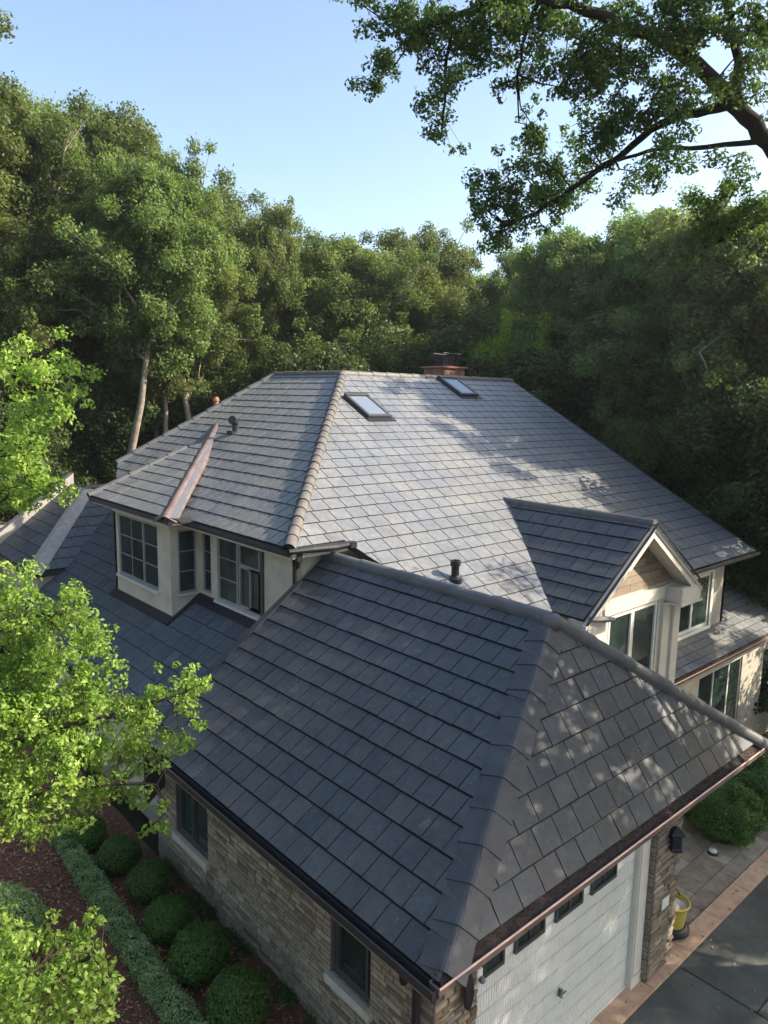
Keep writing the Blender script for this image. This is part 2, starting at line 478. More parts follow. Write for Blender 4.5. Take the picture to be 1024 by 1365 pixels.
# soffit, fascia and gutters of the garage
m = MB(); m.box(5.12, 13.26, 4.745, 12.0, 2.94, 2.97); obj('soffit', m, M['soffit'], H_)
m = MB(); m.box(5.02, 5.06, 4.66, 11.7, 2.98, 3.16); m.box(5.10, 13.3, 4.705, 4.74, 2.98, 3.28); obj('fascia', m, M['fascia'], H_)
m = MB(); m.box(5.065, 5.12, 4.75, 11.7, 2.86, 2.975); obj('eave_board', m, M['trim'], H_)
gutter('gutter', (5.02,11.72,3.06), (5.02,4.58,3.06), (-1,0,0), M['fascia'], H_, .11, .12)
gutter('gutter', (4.98,4.70,3.10), (13.44,4.70,3.10), (0,-1,0), M['copper'], H_, .15, .10, .014)['label'] = 'copper gutter along the garage front'
m = MB(); rg = random.Random(4)
for i in range(900):
    x = rg.uniform(5.05, 13.3); y = rg.uniform(4.50, 4.61); y += .07; m.obox((x,y,3.165+max(0,y-4.58)*1.0+rg.uniform(0,.012)), (rg.uniform(.01,.05),rg.uniform(-.02,.02),0), (0,rg.uniform(.01,.03),rg.uniform(0,.01)), (0,0,.008), rg.random())
m.prism([(5.05,4.565,3.115),(5.05,4.565,3.155),(5.05,4.69,3.28),(5.05,4.69,3.115)], (8.3,0,0))
t = NT('leaf litter'); t.col(t.ramp(t.attr(), [(0,(.025,.018,.015)),(.8,(.05,.032,.026)),(1,(.11,.07,.05))])); t.set(Roughness=.95); M['litter'] = t.m
obj('leaf_litter', m, M['litter'], H_)
m = MB(); m.tube([(5.33,5.22,2.9),(5.33,5.22,.5)], .05, 10); m.tube([(5.0,5.1,3.02),(5.05,5.15,2.86),(5.33,5.22,2.78)], .05, 10); obj('downspout', m, M['dark_metal'], H_)

# --- garage walls
blocks('wall', (5.44,12.2,-.2), -Y_, NX, 7.15, 3.14, [(12.2-11.42,12.2-10.28,1.66,2.96),(12.2-6.94,12.2-6.14,1.78,2.80)], M['stone_wall'], H_, (.055,.10), (.14,.40), (0,.014), 21)['label'] = 'coursed stone side wall with two windows'
window(H_, (5.44,11.42,1.46), -Y_, NX, 1.14, 1.30, [1,1], [1,1], 'frame_dark', .06, sill=.13, colw=[.5], inset=.07, sash=[(.08,.56,.08,1.22)])
window(H_, (5.44,6.94,1.58), -Y_, NX, .80, 1.02, [1], [1], 'frame_dark', .06, sill=.13, inset=.07, sash=[(.08,.72,.08,.94)])
blocks('wall', (5.44,5.05,-.2), X_, NY, .76, 3.14, [], M['stone_col'], H_, (.06,.11), (.12,.4), (0,.03), 22)
m = MB(); m.box(10.98, 11.1, 5.42, 12.0, -.1, 2.94); m.box(5.58, 10.98, 11.9, 12.0, -.1, 2.9); obj('wall', m, M['stucco_grey'], H_)
# column
col = blocks('stone_pier', (10.2,4.90,-.05), X_, NY, .80, 2.99, [], M['stone_col'], H_, (.05,.10), (.12,.42), (.0,.035), 23)
c2 = blocks('stone_pier', (10.2,5.45,-.05), -Y_, NX, .55, 2.99, [], M['stone_col'], H_, (.05,.10), (.12,.35), (.0,.03), 24)
c3 = blocks('stone_pier', (11.0,4.90,-.05), Y_, X_, .55, 2.99, [], M['stone_col'], H_, (.05,.10), (.12,.35), (.0,.03), 25)
# garage door
gd = MB(); x0, x1, yd = 6.22, 9.90, 5.09
nrow = 8; zt = 2.27; rh = zt/nrow
for k in range(nrow):
    gd.box(x0, x1, yd, yd+.04, k*rh+.009, (k+1)*rh-.009)
    nb = 74; bw = (x1-x0)/nb
    for i in range(nb): gd.box(x0+i*bw+.007, x0+(i+1)*bw-.007, yd-.007, yd+.001, k*rh+.012, (k+1)*rh-.012)
gdo = obj('garage_door', gd, M['white'], H_); gdo['label'] = 'white ribbed garage door with a row of small windows at its top'
wins = [(5.93,6.70),(6.92,7.54),(7.79,8.43),(8.65,9.31)]
xs = [x0]+[v for w in wins for v in w][1:]+[x1]
m = MB()
for a, b in ((6.70,6.92),(7.54,7.79),(8.43,8.65),(9.31,x1)): m.box(a, b, yd-.012, yd+.04, zt+.004, 2.70)
m.box(x0, x1, yd, yd+.04, 2.704, 2.93)
obj('door_panel', m, M['white'], gdo)
for i, (a, b) in enumerate(wins):
    f = MB(); 
    a2 = max(a, x0-.0) if i else a
    f.box(a2, b, yd-.05, yd-.01, zt-.04, zt+.02); f.box(a2, a2+.04, yd-.05, yd-.01, zt+.02, 2.70); f.box(b-.04, b, yd-.05, yd-.01, zt+.02, 2.70); f.box(a2+.04, b-.04, yd-.05, yd-.01, 2.66, 2.70)
    f.box((a2+b)/2-.012, (a2+b)/2+.012, yd-.04, yd-.01, zt+.02, 2.66)
    wo = obj('door_window', f, M['frame_dark'], gdo)
    g = MB(); g.box(a2+.04, b-.04, yd-.025, yd-.015, zt+.02, 2.66); obj('glass', g, M['glass'], wo)
m = MB(); m.box(9.9, 10.2, 5.0, 5.12, 0, 2.94); m.box(9.93, 10.17, 4.985, 5.0, .25, 2.7); m.box(9.88, 10.2, 4.98, 5.12, 0, .22); obj('door_casing', m, M['trim'], H_)
m = MB(); m.box(8.0, 8.03, yd-.07, yd-.01, .98, 1.10); m.tube([(7.96,yd-.07,1.04),(8.10,yd-.07,1.04)], .014); obj('door_handle', m, M['lead'], gdo)
m = MB(); m.box(x0, x1, yd-.03, yd-.012, .02, .07); obj('door_seal', m, M['white'], gdo)
# dark bracket at the corner of the garage
m = MB(); m.prism([(5.80,4.99,2.93),(5.90,4.99,2.93),(6.02,4.99,2.28),(5.96,4.99,2.10),(5.90,4.99,2.12)], (0,-.05,0)); m.box(5.74,6.0,4.92,4.99,2.75,2.80); obj('eave_bracket', m, M['dark_metal'], H_)

# --- main roof
P_ = .5363
ml = slates('roof_slope', [[(8.14,11.84,6.2),(15.02,18.81,9.89),(15.02,22.66,9.89),(9.48,23.43,6.9186),(8.14,20.5,6.2)]], M['slate_main'], H_, .42, .38, .5, .015, 31, gap=.030, rgap=.022, var=.16)
ml['label'] = 'left slate slope of the main roof with the bay window below it'
MSL = (9.89-6.2)/(18.81-11.84)
def ms(x, y, h=0): return (x, y, 6.2+(y-11.84)*MSL+h)
msl = slates('roof_slope', [[ms(10.75,8.97),ms(23.6,8.97),ms(23.6,18.81),ms(15.02,18.81),ms(9.53,11.84)],[ms(8.14,11.84),ms(9.53,11.84),ms(15.02,18.81)]], M['slate_main'], H_, .395, .46, .2, .010, 32, gap=.022, rgap=.022, var=.13, wob=.004)
msl['label'] = 'broad sunlit slate slope with two skylights'
m = MB()
m.prism([(15.02,18.81,9.86),(23.6,18.81,9.86),(23.6,22.66,9.86),(15.02,22.66,9.86)], (0,0,-.1))
m.prism([(15.02,22.66,9.86),(23.6,22.66,9.86),(23.6,30,5.95),(15.6,30,5.95)], (0,0,-.1))
obj('roof_slope', m, M['slate_main'], H_)
s1 = Vector((-1,0,-P_)); s2 = Vector((0,-1,-MSL))
cap('hip_cap', (8.14,11.84,6.2), (15.02,18.81,9.89), s1, s2, .135, .37, M['cap_brown'], H_, True, .017, 6, .03)['label'] = 'brownish barrel hip tiles facing the camera'
cap('ridge_cap', (15.02,18.81,9.89), (23.6,18.81,9.89), Y_+Vector((0,0,-.05)), s2, .12, .6, M['cap_brown'], H_, True, .012, 7, .02)
cap('ridge_cap', (15.02,22.66,9.89), (15.02,18.81,9.89), X_+Vector((0,0,-.05)), s1, .12, .6, M['cap_brown'], H_, True, .012, 8, .02)
cap('hip_cap', (9.48,23.43,6.9186), (15.02,22.66,9.89), Vector((0,1,-.3)), s1, .13, .6, M['cap'], H_, True, .012, 9, .02)
cap('verge_cap', ms(23.6,8.97), ms(23.6,18.81), s2.cross(X_)*0+Vector((.2,0,-1)), Vector((-1,0,0)), .07, 1.2, M['fascia'], H_, False, .01, 10, .02)
# eaves of the main block
m = MB()
m.box(8.10, 8.14, 11.80, 16.3, 6.03, 6.17); obj('fascia', m, M['fascia'], H_)
m = MB(); m.box(8.17, 8.54, 11.84, 16.34, 5.96, 6.0); m.box(8.54, 9.6, 11.84, 12.15, 5.96, 6.0); obj('soffit', m, M['trim'], H_)
gutter('gutter', (8.10,16.1,6.09), (8.10,11.76,6.09), (-1,0,0), M['fascia'], H_, .08, .075, .01)
g = MB(); g.tube([(8.05,11.72,6.16),(8.6,11.70,6.15),(9.2,11.68,6.13),(9.62,11.62,6.16)], [.05,.075,.085,.06], 10); g.box(9.50,9.66,11.56,11.72,6.08,6.2); obj('gutter', g, M['dark_metal'], H_)
m = MB(); m.box(8.2, 9.6, 11.78, 11.83, 5.98, 6.12); obj('fascia', m, M['trim'], H_)
m = MB(); m.box(8.28,8.40,11.74,11.88,5.92,6.12); m.tube([(8.34,11.8,5.95),(8.36,11.85,5.8),(8.44,12.05,5.72),(8.44,12.05,4.95)], .055, 10); obj('downspout', m, M['dark_metal'], H_)
# main walls by the bay
m = MB()
wall_panel(m, (8.54,20.2,3.6), -Y_, NX, 8.05, 2.37, [(20.2-16.16,20.2-15.72,.76,2.30),(20.2-15.42,20.2-13.50,.70,2.30)])
wall_panel(m, (8.54,12.15,4.0), X_, NY, 2.2, 1.98, [])
obj('wall', m, M['stucco'], H_)['label'] = 'cream rendered wall beside the bay window'
window(H_, (8.54,16.16,4.36), -Y_, NX, .44, 1.54, [1], [3], 'frame', .05, .02, .05)
window(H_, (8.54,15.42,4.30), -Y_, NX, 1.92, 1.60, [1,1], [3,1], 'frame', .06, .022, .05, colw=[.46], sill=.07, sillmat='trim', sash=[(.98,1.86,.06,1.02),(1.42,1.86,.06,1.02),(.98,1.86,1.02,1.54)])
m = MB(); m.box(8.50,8.56,13.36,13.46,4.3,5.95); obj('downspout', m, M['frame_dark'], H_)
m = MB(); m.prism([(8.53,16.3,4.26),(8.53,12.0,4.26),(8.30,12.0,4.10),(8.30,16.3,4.10)], (0,0,.03)); obj('flashing', m, M['dark_metal'], H_)
# bay
bw = MB()
wall_panel(bw, (7.81,19.75,3.4), -Y_, NX, 3.40, 2.80, [(.28,2.70,.88,2.55)])
wall_panel(bw, (7.95,16.35,3.4), X_, NY, .59, 2.80, [(.06,.55,.92,2.5)])
bw.box(7.81, 8.54, 19.62, 19.75, 3.4, 6.2)
obj('bay_wall', bw, M['stucco'], H_)
window(H_, (7.81,19.47,4.28), -Y_, NX, 2.42, 1.67, [2,1], [3,3], 'frame', .06, .025, .04, colw=[.64], sill=.08, sillmat='trim')['label'] = 'large bay window with glazing bars'
window(H_, (8.01,16.35,4.32), X_, NY, .49, 1.58, [1], [3], 'frame', .045, .02, .04, sill=.05, sillmat='trim')
m = MB(); m.prism([(7.80,19.8,3.75),(7.80,16.34,3.75),(7.62,16.2,3.62),(7.62,19.8,3.62)], (0,0,.05)); m.prism([(7.62,16.32,3.63),(8.5,16.32,4.2),(8.5,16.2,4.2),(7.62,16.2,3.63)], (0,0,.04)); obj('flashing', m, M['dark_metal'], H_)
BN, BQ = Vector((7.43,15.80,6.35)), Vector((11.9,21.3,8.22))
bay = slates('bay_roof', [[(7.43,15.80,6.35),(7.43,20.4,6.35),(10.34,20.4,7.567),(10.98,20.17,7.835)]], M['slate_main'], H_, .40, .36, .5, .013, 33, gap=.015, rgap=.017, var=.16)
m = MB(); d = BQ-BN; m.face([BN+Vector((.0,-.03,0)), BN+Vector((.24,-.14,-.03)), BQ+Vector((.05,-.1,0)), BQ]); 
m.face([BN, BN+Vector((0,0,-.2)), BN+Vector((.4,-.1,-.2)), BN+Vector((.24,-.14,-.03))]); obj('bay_cheek', m, M['lead'], bay)
cap('hip_cap', BN, BQ, Vector((-.41,.1,-.3)), Vector((.3,-.5,-.42)), .30, 5, M['copper'], bay, False, .012, 14, .05)['label'] = 'dull copper hip roll above the bay'
cap('hip_cap', (7.43,20.4,6.35), (10.34,20.4,7.567), Vector((0,1,-.6)), Vector((0,-1,0)), .10, .6, M['cap'], bay, True, .01, 15, .02)
m = MB(); m.box(7.40, 7.46, 15.78, 20.42, 6.20, 6.31); m.box(7.46,8.09,15.78,15.84,6.18,6.30); obj('fascia', m, M['fascia'], bay)
m = MB(); m.box(7.47, 8.5, 15.85, 20.38, 6.15, 6.19); obj('soffit', m, M['trim'], bay)
m = MB(); m.box(7.76,7.81,16.33,19.75,5.98,6.12); obj('eave_board', m, M['trim'], H_)

# --- lower roof on the left
LP = .648
def lr(x, y): return (x, y, 3.73+(x-7.81)*LP)
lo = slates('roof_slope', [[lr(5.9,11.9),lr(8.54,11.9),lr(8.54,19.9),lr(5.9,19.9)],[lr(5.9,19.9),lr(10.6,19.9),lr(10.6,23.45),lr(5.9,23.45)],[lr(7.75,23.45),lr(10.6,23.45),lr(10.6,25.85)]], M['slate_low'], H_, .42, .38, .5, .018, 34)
lo['label'] = 'lower slate roof below the bay window'
def wr(x, y): return (x, y, 3.69+.77*(y-23.45))
w2 = slates('roof_slope', [[wr(6.68,23.45),wr(7.75,23.45),wr(11.02,26.2),wr(9.43,26.2)]], M['slate_low'], H_, .42, .38, .5, .018, 35)
def wl(x, y): return (x, y, 3.69+.77*(x-6.68))
w3 = slates('roof_slope', [[wl(6.68,23.45),wl(9.43,26.2),wl(9.43,27.6),wl(6.68,27.6)]], M['slate_low'], H_, .42, .38, .5, .018, 36)
cap('hip_cap', (6.68,23.45,3.69), (9.43,26.2,5.81), Vector((-1,0,-.77)), Vector((0,-1,-.77)), .32, 5, M['cap_light'], H_, False, .01, 16, .045)['label'] = 'pale wide hip capping of the left wing'
cap('ridge_cap', (9.43,26.2,5.81), (11.4,26.2,5.81), Vector((0,1,-.7)), Vector((0,-1,-.77)), .10, 1, M['cap'], H_, True, .01, 17, .03)
m = MB(); m.box(6.9, 7.9, 23.62, 23.8, 2.2, 3.62); m.box(6.9, 7.05, 23.8, 27.6, 1.0, 3.62); obj('wall', m, M['stucco'], H_)
m = MB(); m.box(6.62, 7.74, 23.39, 23.43, 3.50, 3.66); m.box(6.62, 6.66, 23.43, 27.6, 3.50, 3.66); obj('fascia', m, M['fascia'], H_)
m = MB(); m.prism([(6.5,27.62,2.0),(6.5,27.62,3.95),(9.5,27.62,6.2),(9.5,27.62,2.0)], (0,.35,0)); obj('parapet', m, M['stucco_grey'], H_)
m = MB(); m.box(4.6, 9.5, 28.6, 33, 0, 4.1); obj('wall', m, M['stucco_grey'], H_)
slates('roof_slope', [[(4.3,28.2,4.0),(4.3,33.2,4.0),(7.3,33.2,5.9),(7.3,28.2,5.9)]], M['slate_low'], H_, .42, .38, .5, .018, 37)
m = MB(); m.box(6.2, 8.5, 12.1, 23.6, 0, 1.9); obj('wall', m, M['stucco'], H_)
gutter('gutter', (5.9,23.4,2.38), (5.9,12.0,2.38), (-1,0,0), M['fascia'], H_, .11, .11)

# --- gabled dormer
DP = .70
def dl(x, y): return (x, y, 6.48-(15.57-x)*DP)
def dr_(x, y): return (x, y, 6.48-(x-15.57)*DP)
dd = slates('dormer_roof', [[dl(13.0,8.2),dl(15.57,8.2),dl(15.57,12.37),dl(13.0,8.97)]], M['slate_garage'], H_, .42, .44, .5, .024, 41, deck=.05, gap=.014, rgap=.02)
dd['label'] = 'dark slate slope of the gabled dormer'
slates('dormer_roof', [[dr_(18.14,8.2),dr_(15.57,8.2),dr_(15.57,12.37),dr_(18.14,8.97)]], M['slate_garage'], H_, .42, .44, .5, .022, 42, deck=.05)
cap('ridge_cap', (15.57,12.5,6.48), (15.57,8.14,6.48), Vector((1,0,-DP)), Vector((-1,0,-DP)), .10, 2.2, M['cap'], dd, True, .01, 18, .03)
m = MB()
for sx in (-1, 1):
    a = Vector((15.57,8.2,6.40)); b = Vector((15.57+sx*2.62,8.2,6.40-2.62*DP)); dn = Vector((0,0,-.26))
    m.prism([a, b, b+dn, a+dn], (0,-.06 if sx > 0 else -.063,0))
    a2 = a+Vector((0,-.062,-.0)); b2 = b+Vector((0,-.062,0)); dn2 = Vector((0,0,-.09))
    m.prism([a2, b2, b2+dn2, a2+dn2], (0,-.03 if sx > 0 else -.033,0))
    # soffit of the overhang
    m.prism([a+Vector((0,.003,-.22)), b+Vector((0,.003,-.22)), b+Vector((0,.42,-.22)), a+Vector((0,.42,-.22))], (0,0,.03))
obj('rake_board', m, M['trim'], dd)
m = MB()
for sx in (-1, 1):
    a = Vector((15.57,8.06,6.475)); b = Vector((15.57+sx*2.66,8.06,6.475-2.66*DP))
    m.bar(a, b, .06, .02, (0,0,1))
obj('verge_trim', m, M['fascia'], dd)
m = MB(); m.box(17.15, 18.1, 8.12, 8.75, 4.30, 4.68); m.box(17.05,18.15,8.06,8.8,4.25,4.30); obj('cornice_return', m, M['trim'], dd, bevel=.006)
m = MB(); m.box(13.05,13.75,8.12,8.6,4.30,4.62); obj('cornice_return', m, M['trim'], dd, bevel=.006)
m = MB(); m.prism([(13.6,8.6,4.4),(17.6,8.6,4.4),(17.6,8.6,4.92),(15.57,8.6,6.34),(13.6,8.6,4.92)], (0,.1,0)); obj('gable_wall', m, M['stone_slab'], H_)
m = MB()
rg = random.Random(9)
for k in range(9):
    z0 = 4.78+k*.19; hw = (6.30-z0-.1)/DP
    if hw < .15: break
    x = 15.57-hw
    while x < 15.57+hw-.05:
        x2 = min(x+rg.uniform(.5,1.2), 15.57+hw); m.box(x+.006, x2-.006, 8.575-rg.uniform(0,.012), 8.6, z0+.006, z0+.184, rg.random()); x = x2
t = NT('gable cladding'); cc = t.ramp(t.attr(), [(0,(.22,.16,.11)),(.5,(.30,.225,.16)),(1,(.38,.31,.24))]); t.col(t.mix(cc, t.ramp(t.noise(9,6,.7,mapscale=(1,1,5)), [(.3,(.6,)*3),(.7,(1.2,)*3)]), 1.0, 'MULTIPLY')); t.set(Roughness=.85); t.bump(t.noise(30,5,.7),.4,.01); M['clad'] = t.m
obj('gable_cladding', m, M['clad'], H_)
m = MB()
wall_panel(m, (13.35,8.53,0.0), X_, NY, 4.45, 4.72, [(1.17,3.45,1.3,4.42)], .2)
m.box(13.35,13.5,8.73,9.5,0,4.72); m.box(17.62,17.8,8.73,9.5,0,4.72)
m.box(16.95,17.25,8.46,8.529,0,4.3); m.box(17.5,17.83,8.46,8.529,0,4.3); m.box(14.3,17.0,8.49,8.529,4.42,4.72)
obj('wall', m, M['trim'], H_)
window(H_, (14.52,8.53,1.3), X_, NY, 2.28, 3.12, [1,1], [1,1], 'white', .08, .03, .05, colw=[.48], sash=[(.06,1.09,.06,3.06),(1.10,2.22,.06,3.06)])['label'] = 'tall two-light window under the dormer gable'
m = MB(); m.tube([(13.1,8.1,4.70),(13.6,8.05,4.62),(14.1,8.15,4.50)], [.06,.07,.05], 8); obj('gutter', m, M['lead'], dd)

# --- right wing
m = MB()
wall_panel(m, (17.8,9.52,1.6), X_, NY, 5.1, 3.10, [(1.9,4.1,.9,2.55)])
m.prism([(22.9,9.52,-2.2),(22.9,9.52,4.85),(22.9,18.8,9.7),(22.9,22.6,9.7),(22.9,29.5,6.1),(22.9,29.5,-2.2)], (-.15,0,0))
obj('wall', m, M['stucco_grey'], H_)
window(H_, (19.7,9.52,2.5), X_, NY, 2.2, 1.65, [1,1], [1,1], 'white', .09, .03, .04, colw=[.5], sill=.09, sillmat='white')
m = MB(); m.box(19.55,19.69,9.49,9.519,2.4,4.2); m.box(21.91,22.06,9.49,9.519,2.4,4.2); m.box(19.69,21.91,9.49,9.519,4.151,4.28); obj('window_surround', m, M['trim'], H_)
gutter('gutter', (17.75,8.99,4.56), (23.7,8.99,4.56), (0,-1,0), M['dark_metal'], H_, .12, .11)
m = MB(); m.box(17.8,23.55,9.0,9.52,4.50,4.53); obj('soffit', m, M['fascia'], H_)
m = MB(); m.tube([(18.15,8.1,4.72),(18.2,8.3,4.55),(18.25,8.7,4.45),(18.6,8.9,4.5)], .03, 8); obj('downspout', m, M['lead'], H_)
RP = MSL
def rr(x, y): return (x, y, 2.4+(y-9.52)*RP)
lr2 = slates('roof_slope', [[rr(17.85,8.64),rr(22.9,8.64),rr(22.9,9.52),rr(17.85,9.52)],[rr(22.9,8.64),rr(26.1,8.64),rr(25.5,10.88),rr(22.9,10.88)]], M['slate_main'], H_, .25, .36, .5, .018, 43)
lr2['label'] = 'low slate roof over the ground-floor windows at the right'
gutter('gutter', (17.85,8.64,1.80), (26.15,8.64,1.80), (0,-1,0), M['copper'], lr2, .11, .10)
m = MB(); m.bar(rr(26.1,8.6), rr(25.5,11.05), .10, .08); obj('verge_cap', m, M['cap'], lr2)
slates('roof_slope', [[(26.3,9.8,2.2),(34,9.8,2.2),(34,12.8,3.5),(25.7,12.8,3.5)]], M['slate_main'], H_, .36, .36, .5, .018, 44)['label'] = 'far low slate roof at the right edge'
m = MB(); m.bar((25.7,12.8,3.52), (34,12.8,3.52), .16, .12); obj('ridge_cap', m, M['cap'], H_)
gw = MB()
wall_panel(gw, (17.85,9.1,-2.2), X_, NY, 9.6, 4.05, [(2.9,5.9,1.1,3.40),(7.6,9.3,1.1,3.2)])
gw.box(27.3,27.45,9.24,14,-2.2,2.2)
obj('wall', gw, M['stone_slab'], H_)
window(H_, (20.75,9.1,-1.1), X_, NY, 3.0, 2.30, [1,1,1], [2,1,1], 'trim', .06, .04, .06, colw=[.34,.70])
window(H_, (25.45,9.1,-1.1), X_, NY, 1.7, 2.10, [1,1], [2,2], 'frame_dark', .06, .04, .06, colw=[.5])
m = MB(); m.box(26.5,34,10.2,14,-2.2,2.1); obj('wall', m, M['stucco_grey'], H_)

# --- skylights, pipes, chimney
ns = Vector((0,-MSL,1)).normalized(); vs = Vector((0,1,MSL)).normalized()
def skylight(x0, x1, y0, y1, label):
    o_ = Vector(ms(x0, y0)); L = (Vector(ms(x0,y1))-o_).length; W = x1-x0
    f = MB(); fw = .10; hh = .12
    f.obox(o_, X_*W, vs*fw, ns*hh); f.obox(o_+vs*(L-fw*1.3), X_*W, vs*fw*1.3, ns*(hh+.03)); f.obox(o_+vs*fw, X_*fw, vs*(L-2.3*fw), ns*hh); f.obox(o_+vs*fw+X_*(W-fw), X_*fw, vs*(L-2.3*fw), ns*hh)
    o = obj('skylight', f, M['frame_dark'], H_, bevel=.01); o['label'] = label
    g = MB(); g.obox(o_+vs*(fw+.002)+X_*(fw+.002), X_*(W-2*fw-.004), vs*(L-2.3*fw-.004), ns*(hh-.02)); obj('glass', g, M['sky_glass'], o)
    a = MB(); a.obox(o_-vs*.16-X_*.08, X_*(W+.16), vs*.155, ns*.035); a.obox(o_-X_*.08, X_*.078, vs*L, ns*.035); a.obox(o_+X_*(W+.002), X_*.078, vs*L, ns*.035); obj('flashing', a, M['dark_metal'], o)
skylight(13.92, 14.82, 16.25, 17.42, 'left skylight near the hip')
skylight(19.25, 20.15, 17.55, 18.72, 'right skylight just below the ridge')
def pipe(name, x, y, z, r, h, mat):
    m = MB(); m.lathe([(r*1.9,-.1),(r*1.9,.03),(r*1.15,.07),(r,.10),(r,h*.72),(r*1.3,h*.74),(r*1.3,h),(r*.9,h),(r*.85,h*.8)], (x,y,z), 18)
    return obj(name, m, mat, H_, smooth=False)
pipe('vent_pipe', 11.32, 10.30, ms(0,10.30)[2], .085, .42, M['dark_metal'])
fz = 6.2+(11.60-8.14)*P_
m = MB(); m.tube([(11.6,19.7,fz-.05),(11.6,19.7,fz+.20),(11.56,19.66,fz+.30),(11.42,19.58,fz+.36)], [.09,.09,.11,.13], 14); m.box(11.4,11.7,19.55,19.85,fz-.1,fz+.02); obj('vent_cowl', m, M['dark_metal'], H_)
m = MB(); m.lathe([(.09,-1.6),(.09,.02),(.12,.04),(.12,.10),(.09,.11),(.08,.18)], (13.0,23.35,8.88), 14); obj('chimney_pot', m, M['terracotta'], H_)
ch = MB()
for k in range(12):
    z = 9.4+k*.075
    for s in range(4):
        o0, uu, nn, LL = [((20.75,19.8,z),X_,NY,1.15),((21.90,19.8,z),Y_,X_,1.1),((21.90,20.9,z),-X_,Y_,1.15),((20.75,20.9,z),-Y_,NX,1.1)][s]
        u = -(k % 2)*.11
        while u < LL:
            a, b = max(u,0), min(u+.22, LL)
            if b-a > .02: ch.obox(Vector(o0)+uu*(a+.005)-nn*.08, uu*(b-a-.01), nn*(.08+random.Random(k*97+s*13+int(u*50)).uniform(0,.004)), Z_*.066, random.Random(k*31+s*7+int(u*40)).random())
            u += .22
ch.box(20.82,21.83,19.88,20.82,9.2,10.30)
cho = obj('chimney', ch, M['brick'], H_); cho['label'] = 'red brick chimney with metal cowl behind the ridge'
m = MB(); m.box(20.65,22.0,19.7,21.0,10.302,10.37); obj('chimney_cap', m, M['brick'], cho, bevel=.02)
m = MB(); m.box(20.9,21.75,20.0,20.7,10.372,10.44)
m.box(21.05,21.6,20.1,20.6,10.442,10.78); obj('flue_box', m, M['dark_metal'], cho)
m = MB()
for x in (20.9,21.05,21.24,21.42,21.60,21.74):
    m.tube([(x,20.0,10.45),(x,20.0,10.9)], .016, 6); m.tube([(x,20.7,10.45),(x,20.7,10.9)], .016, 6)
m.tube([(20.88,20.0,10.88),(21.85,20.0,10.87)], .014, 6); m.tube([(20.88,20.7,10.88),(21.85,20.7,10.87)], .014, 6); m.tube([(20.88,20.0,10.88),(20.88,20.7,10.88)], .014, 6)
obj('chimney_cage', m, M['dark_metal'], cho)

# ------------------------------------------------------------------ things on and beside the house
L = thing('wall_lantern', 'black box lantern on the stone pier just under the copper gutter', 'lantern', (10.62,4.80,2.42))
m = MB(); m.lathe([(.02,.20),(.13,.13),(.15,.10),(.15,.08),(.10,.06),(.10,-.14),(.12,-.16),(.12,-.19),(.03,-.24)][::-1], (0,0,0), 4); obj('lantern_body', m, M['dark_metal'], L, local=True)
m = MB(); m.box(-.05,.05,.04,.10,-.1,.1); m.box(-.02,.02,.0,.05,.12,.16); obj('bracket', m, M['dark_metal'], L, local=True)
pl = MB(); pl.box(10.44,10.66,4.845,4.868,1.22,1.40); tag(obj('wall_plate', pl, M['white'], bevel=.004), 'small blank white plate on the front of the stone pier', 'plate')
L = thing('security_light', 'small white security light under the eave at the left end of the door', 'light', (6.16,5.0,2.40))
m = MB(); m.box(-.05,.05,-.02,.03,-.09,.09); obj('housing', m, M['white'], L, local=True, bevel=.012)
m = MB(); m.lathe([(.0,-.035),(.03,-.03),(.045,0),(.03,.03),(.0,.035)], (0,-.05,-.03), 12); obj('lamp_head', m, M['lead'], L, local=True, smooth=True)
# yellow bucket on a black dolly
B = thing('bucket', 'yellow bucket with a rag in it, on a black wheeled base beside the stone pier', 'bucket', (11.66,5.22,0.036))
B.scale = (1.5,1.5,1.0)
m = MB(); m.lathe([(.13,.14),(.135,.16),(.155,.45),(.17,.54),(.185,.55),(.185,.575),(.168,.575),(.15,.5),(.12,.2)], (0,0,0), 28); obj('bucket_body', m, M['yellow'], B, local=True, smooth=True)
m = MB(); m.lathe([(.19,.03),(.20,.05),(.20,.09),(.17,.11),(.15,.15),(.13,.15)], (0,0,0), 24); 
for k in range(5):
    a = k*1.2566; m.lathe([(.005,-.0),(.028,.005),(.028,.035),(.005,.04)], (.16*math.cos(a),.16*math.sin(a),0), 8)
obj('dolly', m, M['dark_metal'], B, local=True)
m = MB(); rg = random.Random(3); nn = 12
ring = [[(r*math.cos(k*math.pi/6)*(1+.2*rg.uniform(-1,1)), r*math.sin(k*math.pi/6)*(1+.2*rg.uniform(-1,1)), .52+(.14-r)*.5+rg.uniform(-.03,.03)) for k in range(12)] for r in (.15,.10,.05)]
b = 0; m.v = [p for r_ in ring for p in r_]+[(0,0,.60)]
for i in range(2):
    for k in range(12): m.f.append((i*12+k, i*12+(k+1)%12, (i+1)*12+(k+1)%12, (i+1)*12+k)); m.r.append(.5)
for k in range(12): m.f.append((24+k, 24+(k+1)%12, 36)); m.r.append(.5)
obj('rag', m, M['cloth'], B, local=True, smooth=True)
m = MB(); m.tube([(.16,0,.55),(.12,.03,.68),(.02,.06,.76)], .008, 6); obj('handle', m, M['dark_metal'], B, local=True)
L = thing('ground_light', 'small pale ground light on the paving beside the hedge', 'light', (14.45,5.75,0))
m = MB(); m.lathe([(.11,0),(.11,.05),(.08,.08)], (0,0,0), 14); obj('light_base', m, M['dark_metal'], L, local=True)
m = MB(); m.lathe([(.085,.078),(.07,.11),(.02,.125)], (0,0,0), 14); obj('lens', m, M['white'], L, local=True, smooth=True)
